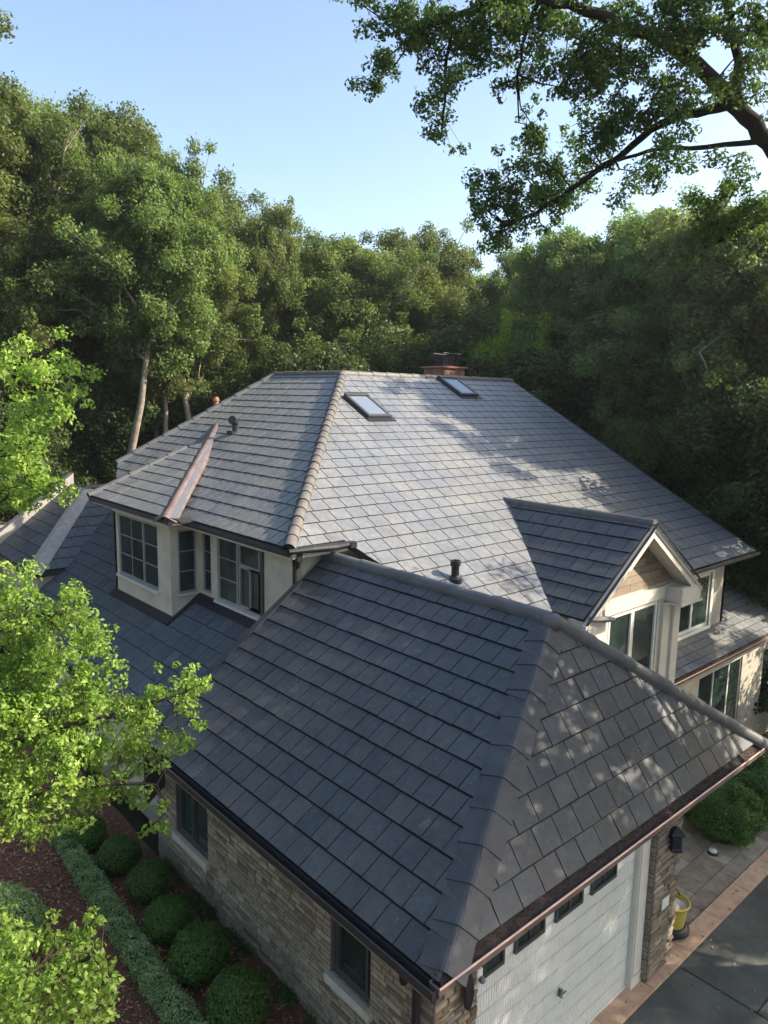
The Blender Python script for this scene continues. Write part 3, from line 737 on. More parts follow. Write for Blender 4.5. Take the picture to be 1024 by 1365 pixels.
# ------------------------------------------------------------------ ground
def gz(x, y):
    r = math.hypot(x, y)
    z = -.3 - .7*min(1, max(0, (r-16)/14))
    if x > 16 and y > 2: z -= 1.9*min(1, (x-16)/2)*min(1, (y-2)/3)*min(1, max(0, (45-x)/12))
    z += .25*math.sin(x*.11)*math.cos(y*.13)*min(1, max(0, r-30)/20)
    return z
m = MB()
ax = [-900,-500,-250,-140,-90]+[-60+4*i for i in range(41)]+[130,180,300,500,900]
ay = ax
nx = len(ax)
m.v = [(x, y, gz(x, y)) for y in ay for x in ax]
for j in range(nx-1):
    for i in range(nx-1): m.f.append((j*nx+i, j*nx+i+1, (j+1)*nx+i+1, (j+1)*nx+i)); m.r.append(.5)
t = NT('forest floor'); t.col(t.ramp(t.noise(.6,8,.7), [(.35,(.035,.03,.018)),(.6,(.04,.055,.02)),(.8,(.075,.06,.035))])); t.set(Roughness=.95); t.bump(t.noise(8,6,.7),.8,.05)
tag(obj('ground', m, t.m), kind='structure')
# mulch bed
m = MB(); rg = random.Random(7); gx = [-8+.25*i for i in range(55)]; gy = [-4+.25*i for i in range(100)]
rows = []
def mz(x, y): return .58+.05*math.sin(x*1.7+y*.6)+.03*math.sin(y*2.3-x)
for y in gy:
    for x in gx: m.v.append((min(x, 5.46), y, mz(x, y)+rg.uniform(-.012,.012)))
for j in range(len(gy)-1):
    for i in range(len(gx)-1): a = j*len(gx)+i; m.f.append((a, a+1, a+len(gx)+1, a+len(gx))); m.r.append(.5)
t = NT('bark mulch'); n = t.noise(26,8,.8); 
v = t.add('ShaderNodeTexVoronoi'); v.inputs['Scale'].default_value = 34; mp = t.add('ShaderNodeMapping'); mp.inputs['Scale'].default_value = (1,.45,1); t.link(t.tc.outputs['Object'], mp.inputs['Vector']); t.link(mp.outputs['Vector'], v.inputs['Vector'])
c = t.ramp(n, [(.3,(.075,.03,.014)),(.55,(.20,.085,.042)),(.75,(.33,.17,.09))]); c = t.mix(c, v.outputs['Color'], .25, 'OVERLAY'); t.col(c); t.set(Roughness=.95)
b = t.bump(n, .9, .04); t.bump(v.outputs['Distance'], .8, .03, b)
M['mulch'] = t.m
tag(obj('mulch_bed', m, t.m, smooth=True), kind='structure')
m = MB()
for i in range(9000):
    x = rg.uniform(2.2,5.3); y = rg.uniform(6,14.5); a = rg.uniform(0,6.28); l = rg.uniform(.02,.06); w = rg.uniform(.008,.02)
    z = mz(x, y)+.012+rg.uniform(0,.02); ca, sa = math.cos(a), math.sin(a); dz = rg.uniform(-.012,.012)
    m.face([(x-ca*l,y-sa*l,z-dz),(x+sa*w,y-ca*w,z+.008),(x+ca*l,y+sa*l,z+dz),(x-sa*w,y+ca*w,z)], rg.random())
t = NT('mulch chips'); t.col(t.ramp(t.attr(), [(0,(.08,.032,.016)),(.6,(.23,.10,.05)),(1,(.42,.25,.14))])); t.set(Roughness=.9)
tag(obj('mulch_chips', m, t.m), 'loose red brown bark chips spread over the planting bed', 'mulch', kind='stuff')
# driveway, border, paving
m = MB(); m.prism([(5.35,-30,0),(40,-30,0),(40,4.0,0),(17,4.74,0),(5.35,4.74,0)], (0,0,-.3))
t = NT('asphalt'); n = t.noise(90,4,.7); g = t.noise(.9,6,.65)
c = t.ramp(g, [(.3,(.06,.064,.059)),(.5,(.10,.104,.092)),(.7,(.155,.16,.13))]); sp = t.ramp(n, [(.62,(0,0,0)),(.74,(.8,)*3)])
c = t.mix(c, (.34,.35,.28), sp); t.col(c); t.set(Roughness=.85); t.bump(n, .5, .01); t.b.inputs['Specular IOR Level'].default_value = .3
tag(obj('driveway', m, t.m), kind='structure')
m = MB(); m.box(10.985,11.015,-6,4.70,.0,.004); m.box(11.02,40,3.485,3.515,.0,.004); m.box(5.4,40,.9,.93,.0,.004)
tag(obj('driveway_joint', m, M['dark_metal']), kind='structure')
m = MB(); x = 5.4
while x < 16.8: m.box(x+.004, x+1.19, 4.745, 5.07, -.2, .035+rg.uniform(0,.004), rg.random()); x += 1.2
t = NT('brick border'); c = t.ramp(t.attr(), [(0,(.56,.35,.22)),(1,(.66,.44,.29))]); t.col(t.mix(c, t.ramp(t.noise(5,6,.7), [(.3,(.7,)*3),(.7,(1.15,)*3)]), 1.0, 'MULTIPLY')); t.set(Roughness=.85); t.bump(t.noise(50,4,.7),.3,.01)
tag(obj('brick_border', m, t.m), kind='structure')
m = MB(); y = 5.085
while y < 11:
    h = rg.choice([.32,.42,.5]); x = 11.1
    while x < 16.5:
        w = rg.uniform(.5,1.1); m.box(x+.006, min(x+w,16.6)-.006, y+.006, y+h-.006, -.2, .02+rg.uniform(0,.008), rg.random()); x += w
    y += h
t = NT('paving stone'); c = t.ramp(t.attr(), [(0,(.25,.215,.165)),(.5,(.33,.29,.225)),(1,(.40,.36,.285))]); t.col(t.mix(c, t.ramp(t.noise(4,6,.7), [(.3,(.65,)*3),(.7,(1.2,)*3)]), 1.0, 'MULTIPLY')); t.set(Roughness=.8); t.bump(t.noise(40,5,.7),.35,.01)
tag(obj('paving', m, t.m), kind='structure')

m = MB()
for i in range(1300):
    x = rg.uniform(8,22); y = rg.uniform(-1,6.5); 
    if y > 5 and x < 11.2: continue
    z = .012 if y < 4.72 else .05
    a = rg.uniform(0,6.28); l = rg.uniform(.015,.04); w = l*.45; ca, sa = math.cos(a), math.sin(a)
    m.face([(x-ca*l,y-sa*l,z),(x+sa*w,y-ca*w,z+.01),(x+ca*l,y+sa*l,z+.004),(x-sa*w,y+ca*w,z)], rg.random())
t = NT('fallen leaves'); t.col(t.ramp(t.attr(), [(0,(.10,.06,.02)),(.5,(.22,.17,.06)),(1,(.16,.22,.06))])); t.set(Roughness=.8)
tag(obj('fallen_leaves', m, t.m), 'small dry leaves scattered over the driveway and paving', 'leaves', kind='stuff')

# ------------------------------------------------------------------ foliage
def unit(a): return a/np.maximum(1e-9, np.linalg.norm(a, axis=1, keepdims=True))
def leaf_mesh(name, c, nrm, size, rnd, mat, rng, fold=False, tumble=.8, aspect=.55):
    """one mesh of many separate leaf-sized faces"""
    N = len(c)
    n = unit(nrm + rng.normal(size=(N,3))*tumble)
    t_ = unit(np.cross(n, rng.normal(size=(N,3)))); b = np.cross(n, t_)
    s = size[:, None]
    V = np.empty((N, 4, 3)); V[:,0] = c - t_*s; V[:,2] = c + t_*s
    k = .25 if fold else 0
    V[:,1] = c + b*s*aspect + n*s*k + t_*s*.1; V[:,3] = c - b*s*aspect + n*s*k + t_*s*.1
    me = bpy.data.meshes.new(name)
    me.vertices.add(N*4); me.vertices.foreach_set('co', V.reshape(-1).astype(np.float32))
    if fold:
        idx = (np.arange(N)[:,None]*4 + np.array([0,1,2,0,2,3])).reshape(-1); nf, per = N*2, 3; rr = np.repeat(rnd, 2)
    else:
        idx = (np.arange(N)[:,None]*4 + np.array([0,1,2,3])).reshape(-1); nf, per = N, 4; rr = rnd
    me.loops.add(len(idx)); me.loops.foreach_set('vertex_index', idx.astype(np.int32))
    me.polygons.add(nf); me.polygons.foreach_set('loop_start', (np.arange(nf)*per).astype(np.int32))
    me.update(calc_edges=True)
    a = me.attributes.new('rnd', 'FLOAT', 'FACE'); a.data.foreach_set('value', np.clip(rr,0,1).astype(np.float32))
    me.materials.append(mat)
    return me

def clump_points(clumps, per_area, rng, flat=.75, shell=.55, minc=20):
    """clumps: (x,y,z,r,bias) -> leaf positions, outward directions, rnd"""
    P, Nn, R = [], [], []
    for (x, y, z, r, bias) in clumps:
        k = max(minc, int(per_area*r*r)); d = unit(rng.normal(size=(k,3)))
        rad_ = r*(shell + (1-shell)*rng.random(k)**.6)*(1+.18*np.sin(d[:,0]*5+x*3)*np.cos(d[:,1]*5+y*2))
        rad_ *= np.where(rng.random(k) < .12, rng.uniform(1.0,1.35,k), 1)
        p = d*rad_[:,None]; p[:,2] *= flat
        P.append(p+np.array([x,y,z])); Nn.append(d*.9+np.array([0,0,.45])); R.append(bias+rng.normal(0,.17,k))
    return np.concatenate(P), np.concatenate(Nn), np.concatenate(R)

def mesh_obj(name, me, parent=None, loc=(0,0,0)):
    o = bpy.data.objects.new(name, me); COL.objects.link(o); o.parent = parent; o.location = loc; return o

def mb_mesh(name, mb, mat):
    o = obj(name, mb, mat, smooth=True); me = o.data; bpy.data.objects.remove(o); return me

def curve(p0, d0, L, rng, n=5, bend=.25, up=.1):
    pts = [Vector(p0)]; d = Vector(d0).normalized()
    for i in range(n):
        d = (d + Vector(rng.normal(0, bend, 3)) + Vector((0,0,up))).normalized(); pts.append(pts[-1]+d*(L/n))
    return pts

def forest_tree(seed, H=20., base=.35, cw=4.2, limbs=22, cr=.92, leaf=.072, dens=1050, trunk_r=.24, top=.5, pale=False, lean=.06, lower=0):
    rng = np.random.default_rng(seed); mb = MB()
    n = 9; pts = [Vector((0,0,-.4))]; d = Vector((rng.normal(0,lean), rng.normal(0,lean), 1))
    for i in range(n):
        d = (d+Vector((rng.normal(0,.05), rng.normal(0,.05), 0))).normalized(); pts.append(pts[-1]+d*(H*.93/n))
    mb.tube(pts, [trunk_r*(1-.86*i/n) for i in range(n+1)], 8)
    def at(f):
        q = f*n; i = min(n-1, int(q)); return pts[i].lerp(pts[i+1], q-i)
    cl = []
    for k in range(limbs):
        f = base+(1-base)*((k+.5)/limbs)**.9; a = k*2.4+rng.uniform(-.5,.5)
        q = (f-base)/(1-base); w = cw*(math.sin(math.pi*min(1,(q*.80+.20)))**.6)*rng.uniform(.6,1.3)
        if q > .72: w *= 1-(q-.72)*2.1
        el = rng.uniform(.25,.85)+q*.5
        dv = Vector((math.cos(a)*math.cos(el), math.sin(a)*math.cos(el), math.sin(el)))
        c = curve(at(f), dv, w, rng, 5, .16, .06)
        r0 = trunk_r*(.42-.25*q); mb.tube(c, [r0*(1-.16*i) for i in range(6)], 5, False)
        bias = rng.uniform(.3,.7)
        for j in (2,3,4,5):
            s = cr*rng.uniform(.55,1.0)*(.8 if j <= 3 else 1)
            p = c[j]+Vector(rng.uniform(-.5,.5,3)); cl.append((p.x,p.y,p.z,s,bias+rng.uniform(-.08,.08)))
            for m_ in range(4 if j > 2 else 1):
                e = p+Vector((rng.uniform(-1.5,1.5), rng.uniform(-1.5,1.5), rng.uniform(-1.0,1.25)))*cr*1.0
                mb.tube([c[j], c[j].lerp(e,.55)+Vector((0,0,.1)), e], [r0*.35, r0*.2, r0*.08], 4, False)
                cl.append((e.x,e.y,e.z,cr*rng.uniform(.3,.68),bias+rng.uniform(-.15,.15)))
    p = pts[-1]; 
    for k in range(12): cl.append((p.x+rng.normal(0,.6), p.y+rng.normal(0,.6), p.z-.3-rng.uniform(0,1)**1.5*2.6, cr*rng.uniform(.6,1.0), .6))
    for k in range(9):
        q = at(.72+.28*k/8.01); cl.append((q.x+rng.normal(0,.3), q.y+rng.normal(0,.3), q.z-.2, cr*rng.uniform(.9,1.25), .5))
    for k in range(lower):
        a = rng.uniform(0,6.28); q = at(rng.uniform(.06,base)); e = q+Vector((math.cos(a),math.sin(a),.2))*rng.uniform(.8,2.2)
        mb.tube([q, e], [.05,.02], 4, False); cl.append((e.x,e.y,e.z,rng.uniform(.4,.9),.4))
    P, N_, R = clump_points(cl, dens*1.15, rng, .92, .15)
    return mb, (P, N_, R, rng.uniform(.7,1.25,len(P))*leaf, rng)

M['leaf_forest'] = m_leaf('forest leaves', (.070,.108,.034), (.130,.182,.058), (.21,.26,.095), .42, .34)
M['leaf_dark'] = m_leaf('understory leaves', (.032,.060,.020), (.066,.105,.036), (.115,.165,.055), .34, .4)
M['leaf_lime'] = m_leaf('lime green leaves', (.115,.19,.035), (.22,.335,.065), (.38,.49,.13), .42, .1, .4)
M['leaf_over'] = m_leaf('overhanging oak leaves', (.030,.062,.018), (.060,.110,.030), (.12,.18,.045), .38, .1)
M['leaf_box'] = m_leaf('boxwood leaves', (.038,.090,.018), (.075,.155,.030), (.135,.235,.055), .2, .15, .4)
M['leaf_hedge'] = m_leaf('grey green leaves', (.15,.22,.08), (.27,.37,.15), (.47,.56,.30), .3, .1)
M['leaf_ground'] = m_leaf('ground cover leaves', (.03,.07,.02), (.06,.12,.03), (.11,.18,.06), .25, .2)
M['leaf_bright'] = m_leaf('yellow green leaves', (.12,.19,.02), (.22,.32,.035), (.34,.44,.06), .4, .1)

VAR = {}
specs = {0: dict(seed=1, base=.44, cw=4.6, limbs=24), 1: dict(seed=2, base=.36, cw=5.2, limbs=27, trunk_r=.32, cr=1.0), 2: dict(seed=3, base=.50, cw=3.9, limbs=22),
         3: dict(seed=4, base=.52, cw=3.8, limbs=20, trunk_r=.22, lean=.03, lower=5), 4: dict(seed=5, base=.22, cw=5.0, limbs=28, cr=1.05),
         7: dict(seed=14, base=.60, cw=3.1, limbs=15, trunk_r=.25, lean=.05, lower=3),
         5: dict(seed=6, base=.10, cw=3.6, limbs=20, cr=1.0, H=11., trunk_r=.13, dens=800), 6: dict(seed=7, base=.08, cw=3.0, limbs=18, cr=.95, H=11., trunk_r=.10, dens=850)}
for k, sp in specs.items():
    mb, (P, N_, R, sz, rng_) = forest_tree(**sp)
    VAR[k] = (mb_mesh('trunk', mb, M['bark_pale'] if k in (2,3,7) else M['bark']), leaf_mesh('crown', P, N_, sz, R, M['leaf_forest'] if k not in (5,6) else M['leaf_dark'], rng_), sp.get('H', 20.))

def plant(name, x, y, h, v, w, label, cat='tree', group=None, rot=0, z=None, crown=None):
    t_, c_, H0 = VAR[v]; s = h/H0
    r = thing(name, label, cat, (x, y, gz(x, y) if z is None else z), group)
    r.rotation_euler = (0,0,rot); r.scale = (s*w, s*w, s)
    mesh_obj('trunk', t_, r); co = mesh_obj('crown', crown or c_, r)
    return r
rt = random.Random(12)
FRONT =[
  (6.6,32.3,18.8,0,0.95),
  (9.8,34.7,21.8,1,1.0),
  (12.6,35.9,22.4,2,0.9),
  (15.8,36.8,22.8,0,0.9),
  (16.9,31.8,21.3,3,0.85),
  (21.0,32.8,20.9,2,0.65),
  (24.4,34.2,19.2,4,0.8),
  (28.9,37.1,19.9,4,0.9),
  (28.4,32.3,20.0,2,1.1),
  (33.1,33.3,20.4,4,1.1),
  (37.1,33.5,20.3,1,1),
  (38.7,31.7,20.4,3,0.9),
  (37.7,28.1,19.9,4,0.8),
  (34.5,23.9,19.6,0,1),
  (33.1,20.6,19.7,4,1.1),
  (32.4,17.8,19.5,2,1.1),
  (31.5,15.2,18.8,1,1.05),
  (30.4,12.8,18.6,4,1.0),
  (29.2,10.5,18.6,3,1.1),
]
BACK =[
  (10.7,55.0,26.2,2,1.15),
  (12.1,49.4,25.6,2,1.15),
  (14.8,49.7,25.3,0,1.15),
  (16.3,45.7,23.2,0,1.15),
  (21.1,50.3,25.4,1,1.15),
  (25.3,51.9,24.9,2,1.15),
  (27.6,49.2,24.5,3,1.15),
  (29.6,46.0,22.9,2,1.15),
  (31.7,43.2,20.0,1,1.15),
  (31.2,37.4,18.7,4,1.15),
  (39.0,41.2,20.6,2,1.15),
  (41.5,38.7,20.3,4,1.15),
  (42.5,35.1,19.2,0,1.15),
  (42.3,30.8,18.5,2,1.15),
  (43.1,27.7,18.7,0,1.15),
  (43.1,24.3,18.9,1,1.15),
  (47.0,23.3,19.4,3,1.15),
  (47.0,20.3,19.8,1,1.15),
  (49.7,18.5,21.0,4,1.15),
  (45.9,14.7,19.6,1,1.15),
]
FAR =[
  (14.3,67.5,28.7,2,1.4),
  (20.9,76.6,32.2,1,1.4),
  (25.6,75.0,31.2,3,1.4),
  (29.5,71.0,29.4,1,1.4),
  (34.0,68.2,29.0,4,1.4),
  (38.5,65.2,27.8,1,1.4),
  (43.6,62.7,22.5,4,1.4),
  (48.9,60.2,23.3,1,1.4),
  (49.9,52.8,20.9,4,1.4),
  (56.6,51.5,20.7,1,1.4),
  (62.4,48.9,18.8,3,1.4),
  (64.5,43.4,22.4,3,1.4),
  (66.3,38.3,21.9,4,1.4),
  (67.0,32.9,22.6,2,1.4),
  (73.4,30.5,24.9,2,1.4),
  (64.2,22.3,23.1,2,1.4),
  (72.7,20.8,23.8,3,1.4),
]
UNDER =[
  (11.3,36.3,11.9,5,1),
  (14.7,39.3,12.1,6,1.2),
  (17.5,41.5,13.6,5,1.2),
  (19.1,39.6,12.8,6,1.2),
  (21.8,39.4,13.8,5,1.2),
  (20.1,32.2,13.3,6,1),
  (23.0,32.7,15.1,5,1),
  (27.2,34.6,16.2,6,1.2),
  (30.6,34.4,16.4,5,1.2),
  (34.0,33.9,15.8,6,1.2),
  (35.2,31.1,16.1,5,1.2),
  (36.2,28.4,15.1,6,1.2),
  (36.0,25.3,15.7,5,1.1),
  (33.8,21.4,14.1,6,1.1),
  (33.0,18.8,14.9,5,1.1),
  (32.0,16.4,13.0,6,1.1),
  (31.7,14.8,14.5,5,1.1),
  (30.4,12.8,12.7,6,1.1),
  (29.9,11.3,13.5,5,1.1),
  (28.4,9.5,12.7,6,1.0),
  (9.6,34.7,12.4,6,1),
  (8.6,32.9,10.1,5,1),
  (19.4,42.8,15.5,6,1.2),
  (22.3,43.6,15.9,5,1.2),
  (13.6,37.6,12.8,5,1.1),
  (29.0,15.7,9.4,6,0.9),
  (28.3,12.6,9.0,5,0.9),
  (30.7,18.8,10.0,5,0.9),
  (27.9,11.1,8.5,6,0.9),
]
SLIM =[
  (12.3,30.6,19.9,7,1),
  (13.8,31.1,19.2,7,0.8),
  (15.8,29.0,18.8,7,1.1),
  (16.5,33.1,19.1,7,0.8),
  (29.9,16.2,16.5,7,1),
]
flab = ['tall dense tree cut by the left edge of the photo','tallest broad tree at the upper left, dark forked limbs showing through its crown','tall green tree second from the left skyline','tall lumpy tree with sky showing through its upper crown, left of the pale-trunked one',
 'tall tree with a pale bare trunk standing behind the left end of the main roof','narrow tall tree at the right end of the high left tree line','shorter tree where the high left skyline drops','round tree left of the chimney with a low crown against the sky','broad tree behind the hip of the main roof, olive crown',
 'broad tree directly behind the main ridge, left of the chimney','tree rising straight behind the brick chimney','tree in the dip of the skyline under the hanging branch','small distant tree just right of the skyline dip','tree behind the right end of the main ridge',
 'wide sunlit tree right of the skyline dip','wide olive tree above the sloping right verge of the main roof','large tree behind the dormer peak at the right','large tree near the right edge, below the thick limb','dense tree cut by the right edge of the photo']
for i, (x, y, h, v, w) in enumerate(FRONT): plant('forest_tree', x, y, h*1.07, v, w, flab[i], group='tall trees behind the house', rot=rt.uniform(0,6.28))
for i, (x, y, h, v, w) in enumerate(BACK+FAR): plant('forest_tree', x, y, h, v, w, 'tall green tree deep in the wood behind the front row of trees', group='trees deep in the wood', rot=rt.uniform(0,6.28))
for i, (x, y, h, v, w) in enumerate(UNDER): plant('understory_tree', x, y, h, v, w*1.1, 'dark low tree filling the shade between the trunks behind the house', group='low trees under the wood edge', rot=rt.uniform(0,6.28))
for i, (x, y, h, v, w) in enumerate(SLIM): plant('forest_tree', x, y, h, v, w, ['slender leaning tree with a bare pale trunk above the bay roof','slender straight tree with a bare pale trunk left of the red pot','thicker pale bare trunk rising right behind the red pot','thin bare trunk between the two pale trunks','thin dark-trunked tree in the shade at the right of the roof'][i], rot=[.4,1.9,3.3,4.4,2.2][i])
# yellow-green tree catching the sun right of the chimney
t_, c_, H0 = VAR[5]; cb = c_.copy(); cb.materials.clear(); cb.materials.append(M['leaf_bright'])
plant('forest_tree', 30.6, 23.6, 15.6, 5, .42, 'bright yellow-green tree glowing in the sun right of the chimney', rot=1, crown=cb)
for (x, y, h) in ((28.6,13.2,8.0),(27.5,10.6,5.0),(28.8,15.6,9.5)): plant('understory_tree', x, y, h, 6, .7, 'small yellow-green tree in the shade at the right', group='small bright trees at the right', rot=x, crown=cb)
# trees right of the frame whose shade falls on the roofs and drive
for (x, y, h, v) in ((31,6.2,17.5,0),(30.5,1.5,16,2),(27,-7.5,13.5,1),(33,-6,18,4),(22.5,-9,14,0)): plant('shade_tree', x, y, h, v, 1.0, 'tall tree outside the right edge whose shade dapples the roofs', group='trees beyond the right edge', rot=x, z=-.4)

for i, (x, y, h, v) in enumerate([(-16,6,15,0),(-19,13,17,1),(-18,21,18,4),(-14,30,18,2),(-8,38,19,1),(-24,-2,15,4),(-2,46,19,0),(-22,32,20,4),(-6,-26,15,1),(4,-30,15,0),(13,-33,16,4),(21,-36,16,2),(-15,-18,15,4)]): plant('garden_tree', x, y, h, v, 1.1, 'tall tree outside the frame across the garden, seen only in the window glass', group='trees across the garden', rot=i*1.7, z=-.3)

# ------------------------------------------------------------------ trees built limb by limb
def nearest(segs, p):
    best = None
    for path, r in segs:
        for i in range(len(path)-1):
            a, b = path[i], path[i+1]; ab = b-a; t_ = max(0, min(1, (p-a).dot(ab)/max(1e-9, ab.length_squared)))
            q = a+ab*t_; d = (q-p).length
            if best is None or d < best[0]: best = (d, q, (b-a).normalized())
    return best
def limb_tree(name, label, cat, paths, clumps, mat, bark, leaf, dens, seed, twig=.018, flat=.85, fold=True, subs=3):
    rng = np.random.default_rng(seed); base = Vector(paths[0][0][0])
    r = thing(name, label, cat, base)
    mb = MB(); segs = []
    for pts, r0, r1 in paths:
        # smooth the path
        P = [Vector(p) for p in pts]; Q = []
        for i in range(len(P)-1):
            p0 = P[max(0,i-1)]; p1, p2 = P[i], P[i+1]; p3 = P[min(len(P)-1,i+2)]
            for k in range(4):
                u = k/4; Q.append(.5*((2*p1)+(-p0+p2)*u+(2*p0-5*p1+4*p2-p3)*u*u+(-p0+3*p1-3*p2+p3)*u**3)+Vector(rng.normal(0,.012,3)))
        Q.append(P[-1]); n = len(Q)
        mb.tube([q-base for q in Q], [r0+(r1-r0)*i/(n-1) for i in range(n)], 10); segs.append((Q, r1))
    cl2 = []
    for (x, y, z, cr) in clumps:
        p = Vector((x,y,z)); d, q, dr = nearest(segs, p)
        mid = q.lerp(p, .5)+dr*d*.15+Vector(rng.normal(0,.08*max(.3,d),3))+Vector((0,0,.08*d))
        mb.tube([q-base, mid-base, p-base], [twig*(1+.35*d), twig*.8, twig*.35], 5, False)
        for k in range(subs):
            e = p+Vector(rng.normal(0,cr*.62,3)); mb.tube([mid.lerp(p,.6)-base, e-base], [twig*.4, twig*.15], 4, False)
            cl2.append((e.x-base.x, e.y-base.y, e.z-base.z, cr*rng.uniform(.25,.55), rng.uniform(.25,.8)))
        cl2.append((p.x-base.x, p.y-base.y, p.z-base.z, cr*.6, rng.uniform(.3,.7)))
    obj('trunk', mb, bark, r, local=True, smooth=True)
    P, N_, R = clump_points(cl2, dens, rng, flat, .25, 6)
    mesh_obj('crown', leaf_mesh('crown', P, N_, rng.uniform(.7,1.3,len(P))*leaf, R, mat, rng, fold), r)
    return r
OV= [(6.63,7.50,13.76,0.39),(6.41,7.79,14.04,0.21),(7.23,8.24,13.73,0.39),(7.06,8.19,13.39,0.23),(7.63,7.20,13.75,0.34),(7.21,7.34,13.53,0.34),(7.11,7.19,13.82,0.34),(7.54,7.28,13.97,0.34),(7.61,7.43,13.35,0.39),(7.84,7.64,13.04,0.33),(8.00,7.85,12.86,0.16),(7.15,7.40,13.84,0.27),(7.25,7.78,14.07,0.27),(6.76,7.28,13.92,0.27),(7.22,7.24,14.00,0.27),(8.31,6.98,14.07,0.34),(7.76,7.04,13.87,0.34),(7.42,6.63,13.96,0.34),(7.88,6.63,14.03,0.34),(8.46,6.39,14.05,0.34),(7.84,6.50,13.88,0.34),(7.90,6.43,14.09,0.34),(8.45,6.42,14.18,0.34),(7.78,6.73,13.53,0.39),(8.62,6.92,13.59,0.33),(8.36,6.99,13.43,0.20),(9.03,6.19,13.66,0.34),(8.81,6.38,13.66,0.34),(8.25,5.90,13.73,0.34),(8.68,5.85,13.70,0.34),(8.70,5.79,13.07,0.26),(8.63,6.10,13.17,0.26),(8.61,5.97,13.38,0.26),(8.83,5.89,13.37,0.26),(9.04,6.24,13.04,0.26),(8.88,5.46,13.24,0.27),(9.15,6.04,13.45,0.27),(9.23,6.06,13.70,0.27),(9.27,5.86,13.69,0.27),(9.34,5.73,14.00,0.26),(8.91,5.82,13.84,0.26),(9.02,5.77,14.13,0.26),(8.59,5.28,13.72,0.26),(9.03,4.74,13.55,0.34),(9.04,5.01,13.55,0.34),(8.83,4.92,13.85,0.34),(9.20,4.96,13.98,0.34),(9.90,4.79,13.92,0.31),(9.13,4.67,13.72,0.31),(9.47,4.82,14.11,0.31),(9.50,4.68,14.12,0.31),(9.86,4.16,13.65,0.27),(9.80,4.44,13.72,0.27),(9.64,4.36,13.85,0.27),(9.65,4.19,13.84,0.27),(9.44,4.10,13.23,0.35),(9.94,4.28,13.01,0.33),(9.47,5.00,13.51,0.33),(9.43,5.56,13.69,0.28),(9.18,4.99,12.71,0.27),(9.19,5.31,12.77,0.27),(9.28,5.33,13.09,0.27),(9.81,5.42,13.24,0.27),(9.48,5.01,12.99,0.39),(9.20,5.52,12.80,0.39),(9.10,5.80,12.59,0.39),(9.18,6.09,12.41,0.33),(9.18,5.34,12.11,0.39),(9.68,5.39,12.46,0.26),(9.53,6.58,12.36,0.39),(8.95,6.60,12.42,0.35),(8.91,6.81,12.83,0.28),(8.99,7.02,13.04,0.18),(8.96,7.11,12.52,0.26),(8.97,7.20,11.90,0.27),(8.34,7.06,11.89,0.27),(8.39,7.07,12.09,0.27),(8.70,7.02,12.20,0.27),(8.27,7.20,11.85,0.35),(8.76,7.29,11.61,0.39),(9.00,6.76,12.02,0.39),(8.47,6.62,11.63,0.33),(8.26,7.41,11.94,0.16),(8.98,6.45,11.85,0.26),(9.24,6.83,11.62,0.20),(9.74,4.31,11.96,0.35),(10.32,4.53,11.56,0.27),(10.36,4.85,11.50,0.27),(9.86,4.70,11.64,0.27),(10.06,4.42,11.58,0.27),(9.97,4.17,11.64,0.39),(9.94,4.76,11.37,0.33)]
L1 = [(11.12,4.21,12.33),(10.64,4.40,12.60),(10.36,4.70,13.02),(9.85,4.95,13.40),(9.32,5.25,13.69),(8.70,5.80,13.98),(8.12,6.30,14.13),(7.66,6.88,14.09),(7.14,7.43,13.84)]
L2 = [(10.36,4.70,13.02),(10.08,4.69,13.70),(9.80,4.76,14.24)]
L3 = [(10.32,4.75,13.07),(10.14,5.15,13.03),(9.78,5.48,12.88),(9.47,5.83,12.51),(9.12,6.16,12.17),(8.82,6.55,11.84),(8.52,7.02,11.61)]
L4 = [(10.86,4.34,12.67),(10.57,4.55,12.61),(10.14,5.21,12.60),(9.66,5.71,12.53),(9.28,6.04,12.32)]
L5 = [(11.13,4.26,11.81),(10.88,4.40,11.70),(10.60,4.66,11.49),(10.28,4.96,11.29)]
L6 = [(8.12,6.30,14.13),(8.15,6.53,13.78),(8.22,6.69,13.40)]
L7 = [(7.44,7.19,13.99),(7.60,7.38,13.42),(7.73,7.55,12.84)]
LA= [(2.79,8.88,9.36,0.29),(2.46,8.83,9.43,0.34),(3.12,9.02,9.20,0.17),(2.75,9.64,8.96,0.34),(2.76,8.61,8.87,0.21),(2.41,9.07,8.60,0.34),(2.83,9.26,8.58,0.19),(2.71,9.54,7.94,0.21),(2.52,9.12,8.00,0.21),(2.41,8.69,8.36,0.21),(2.58,8.76,8.30,0.21),(2.98,9.29,8.07,0.21),(2.51,9.61,7.84,0.24),(3.01,8.98,8.01,0.12)]
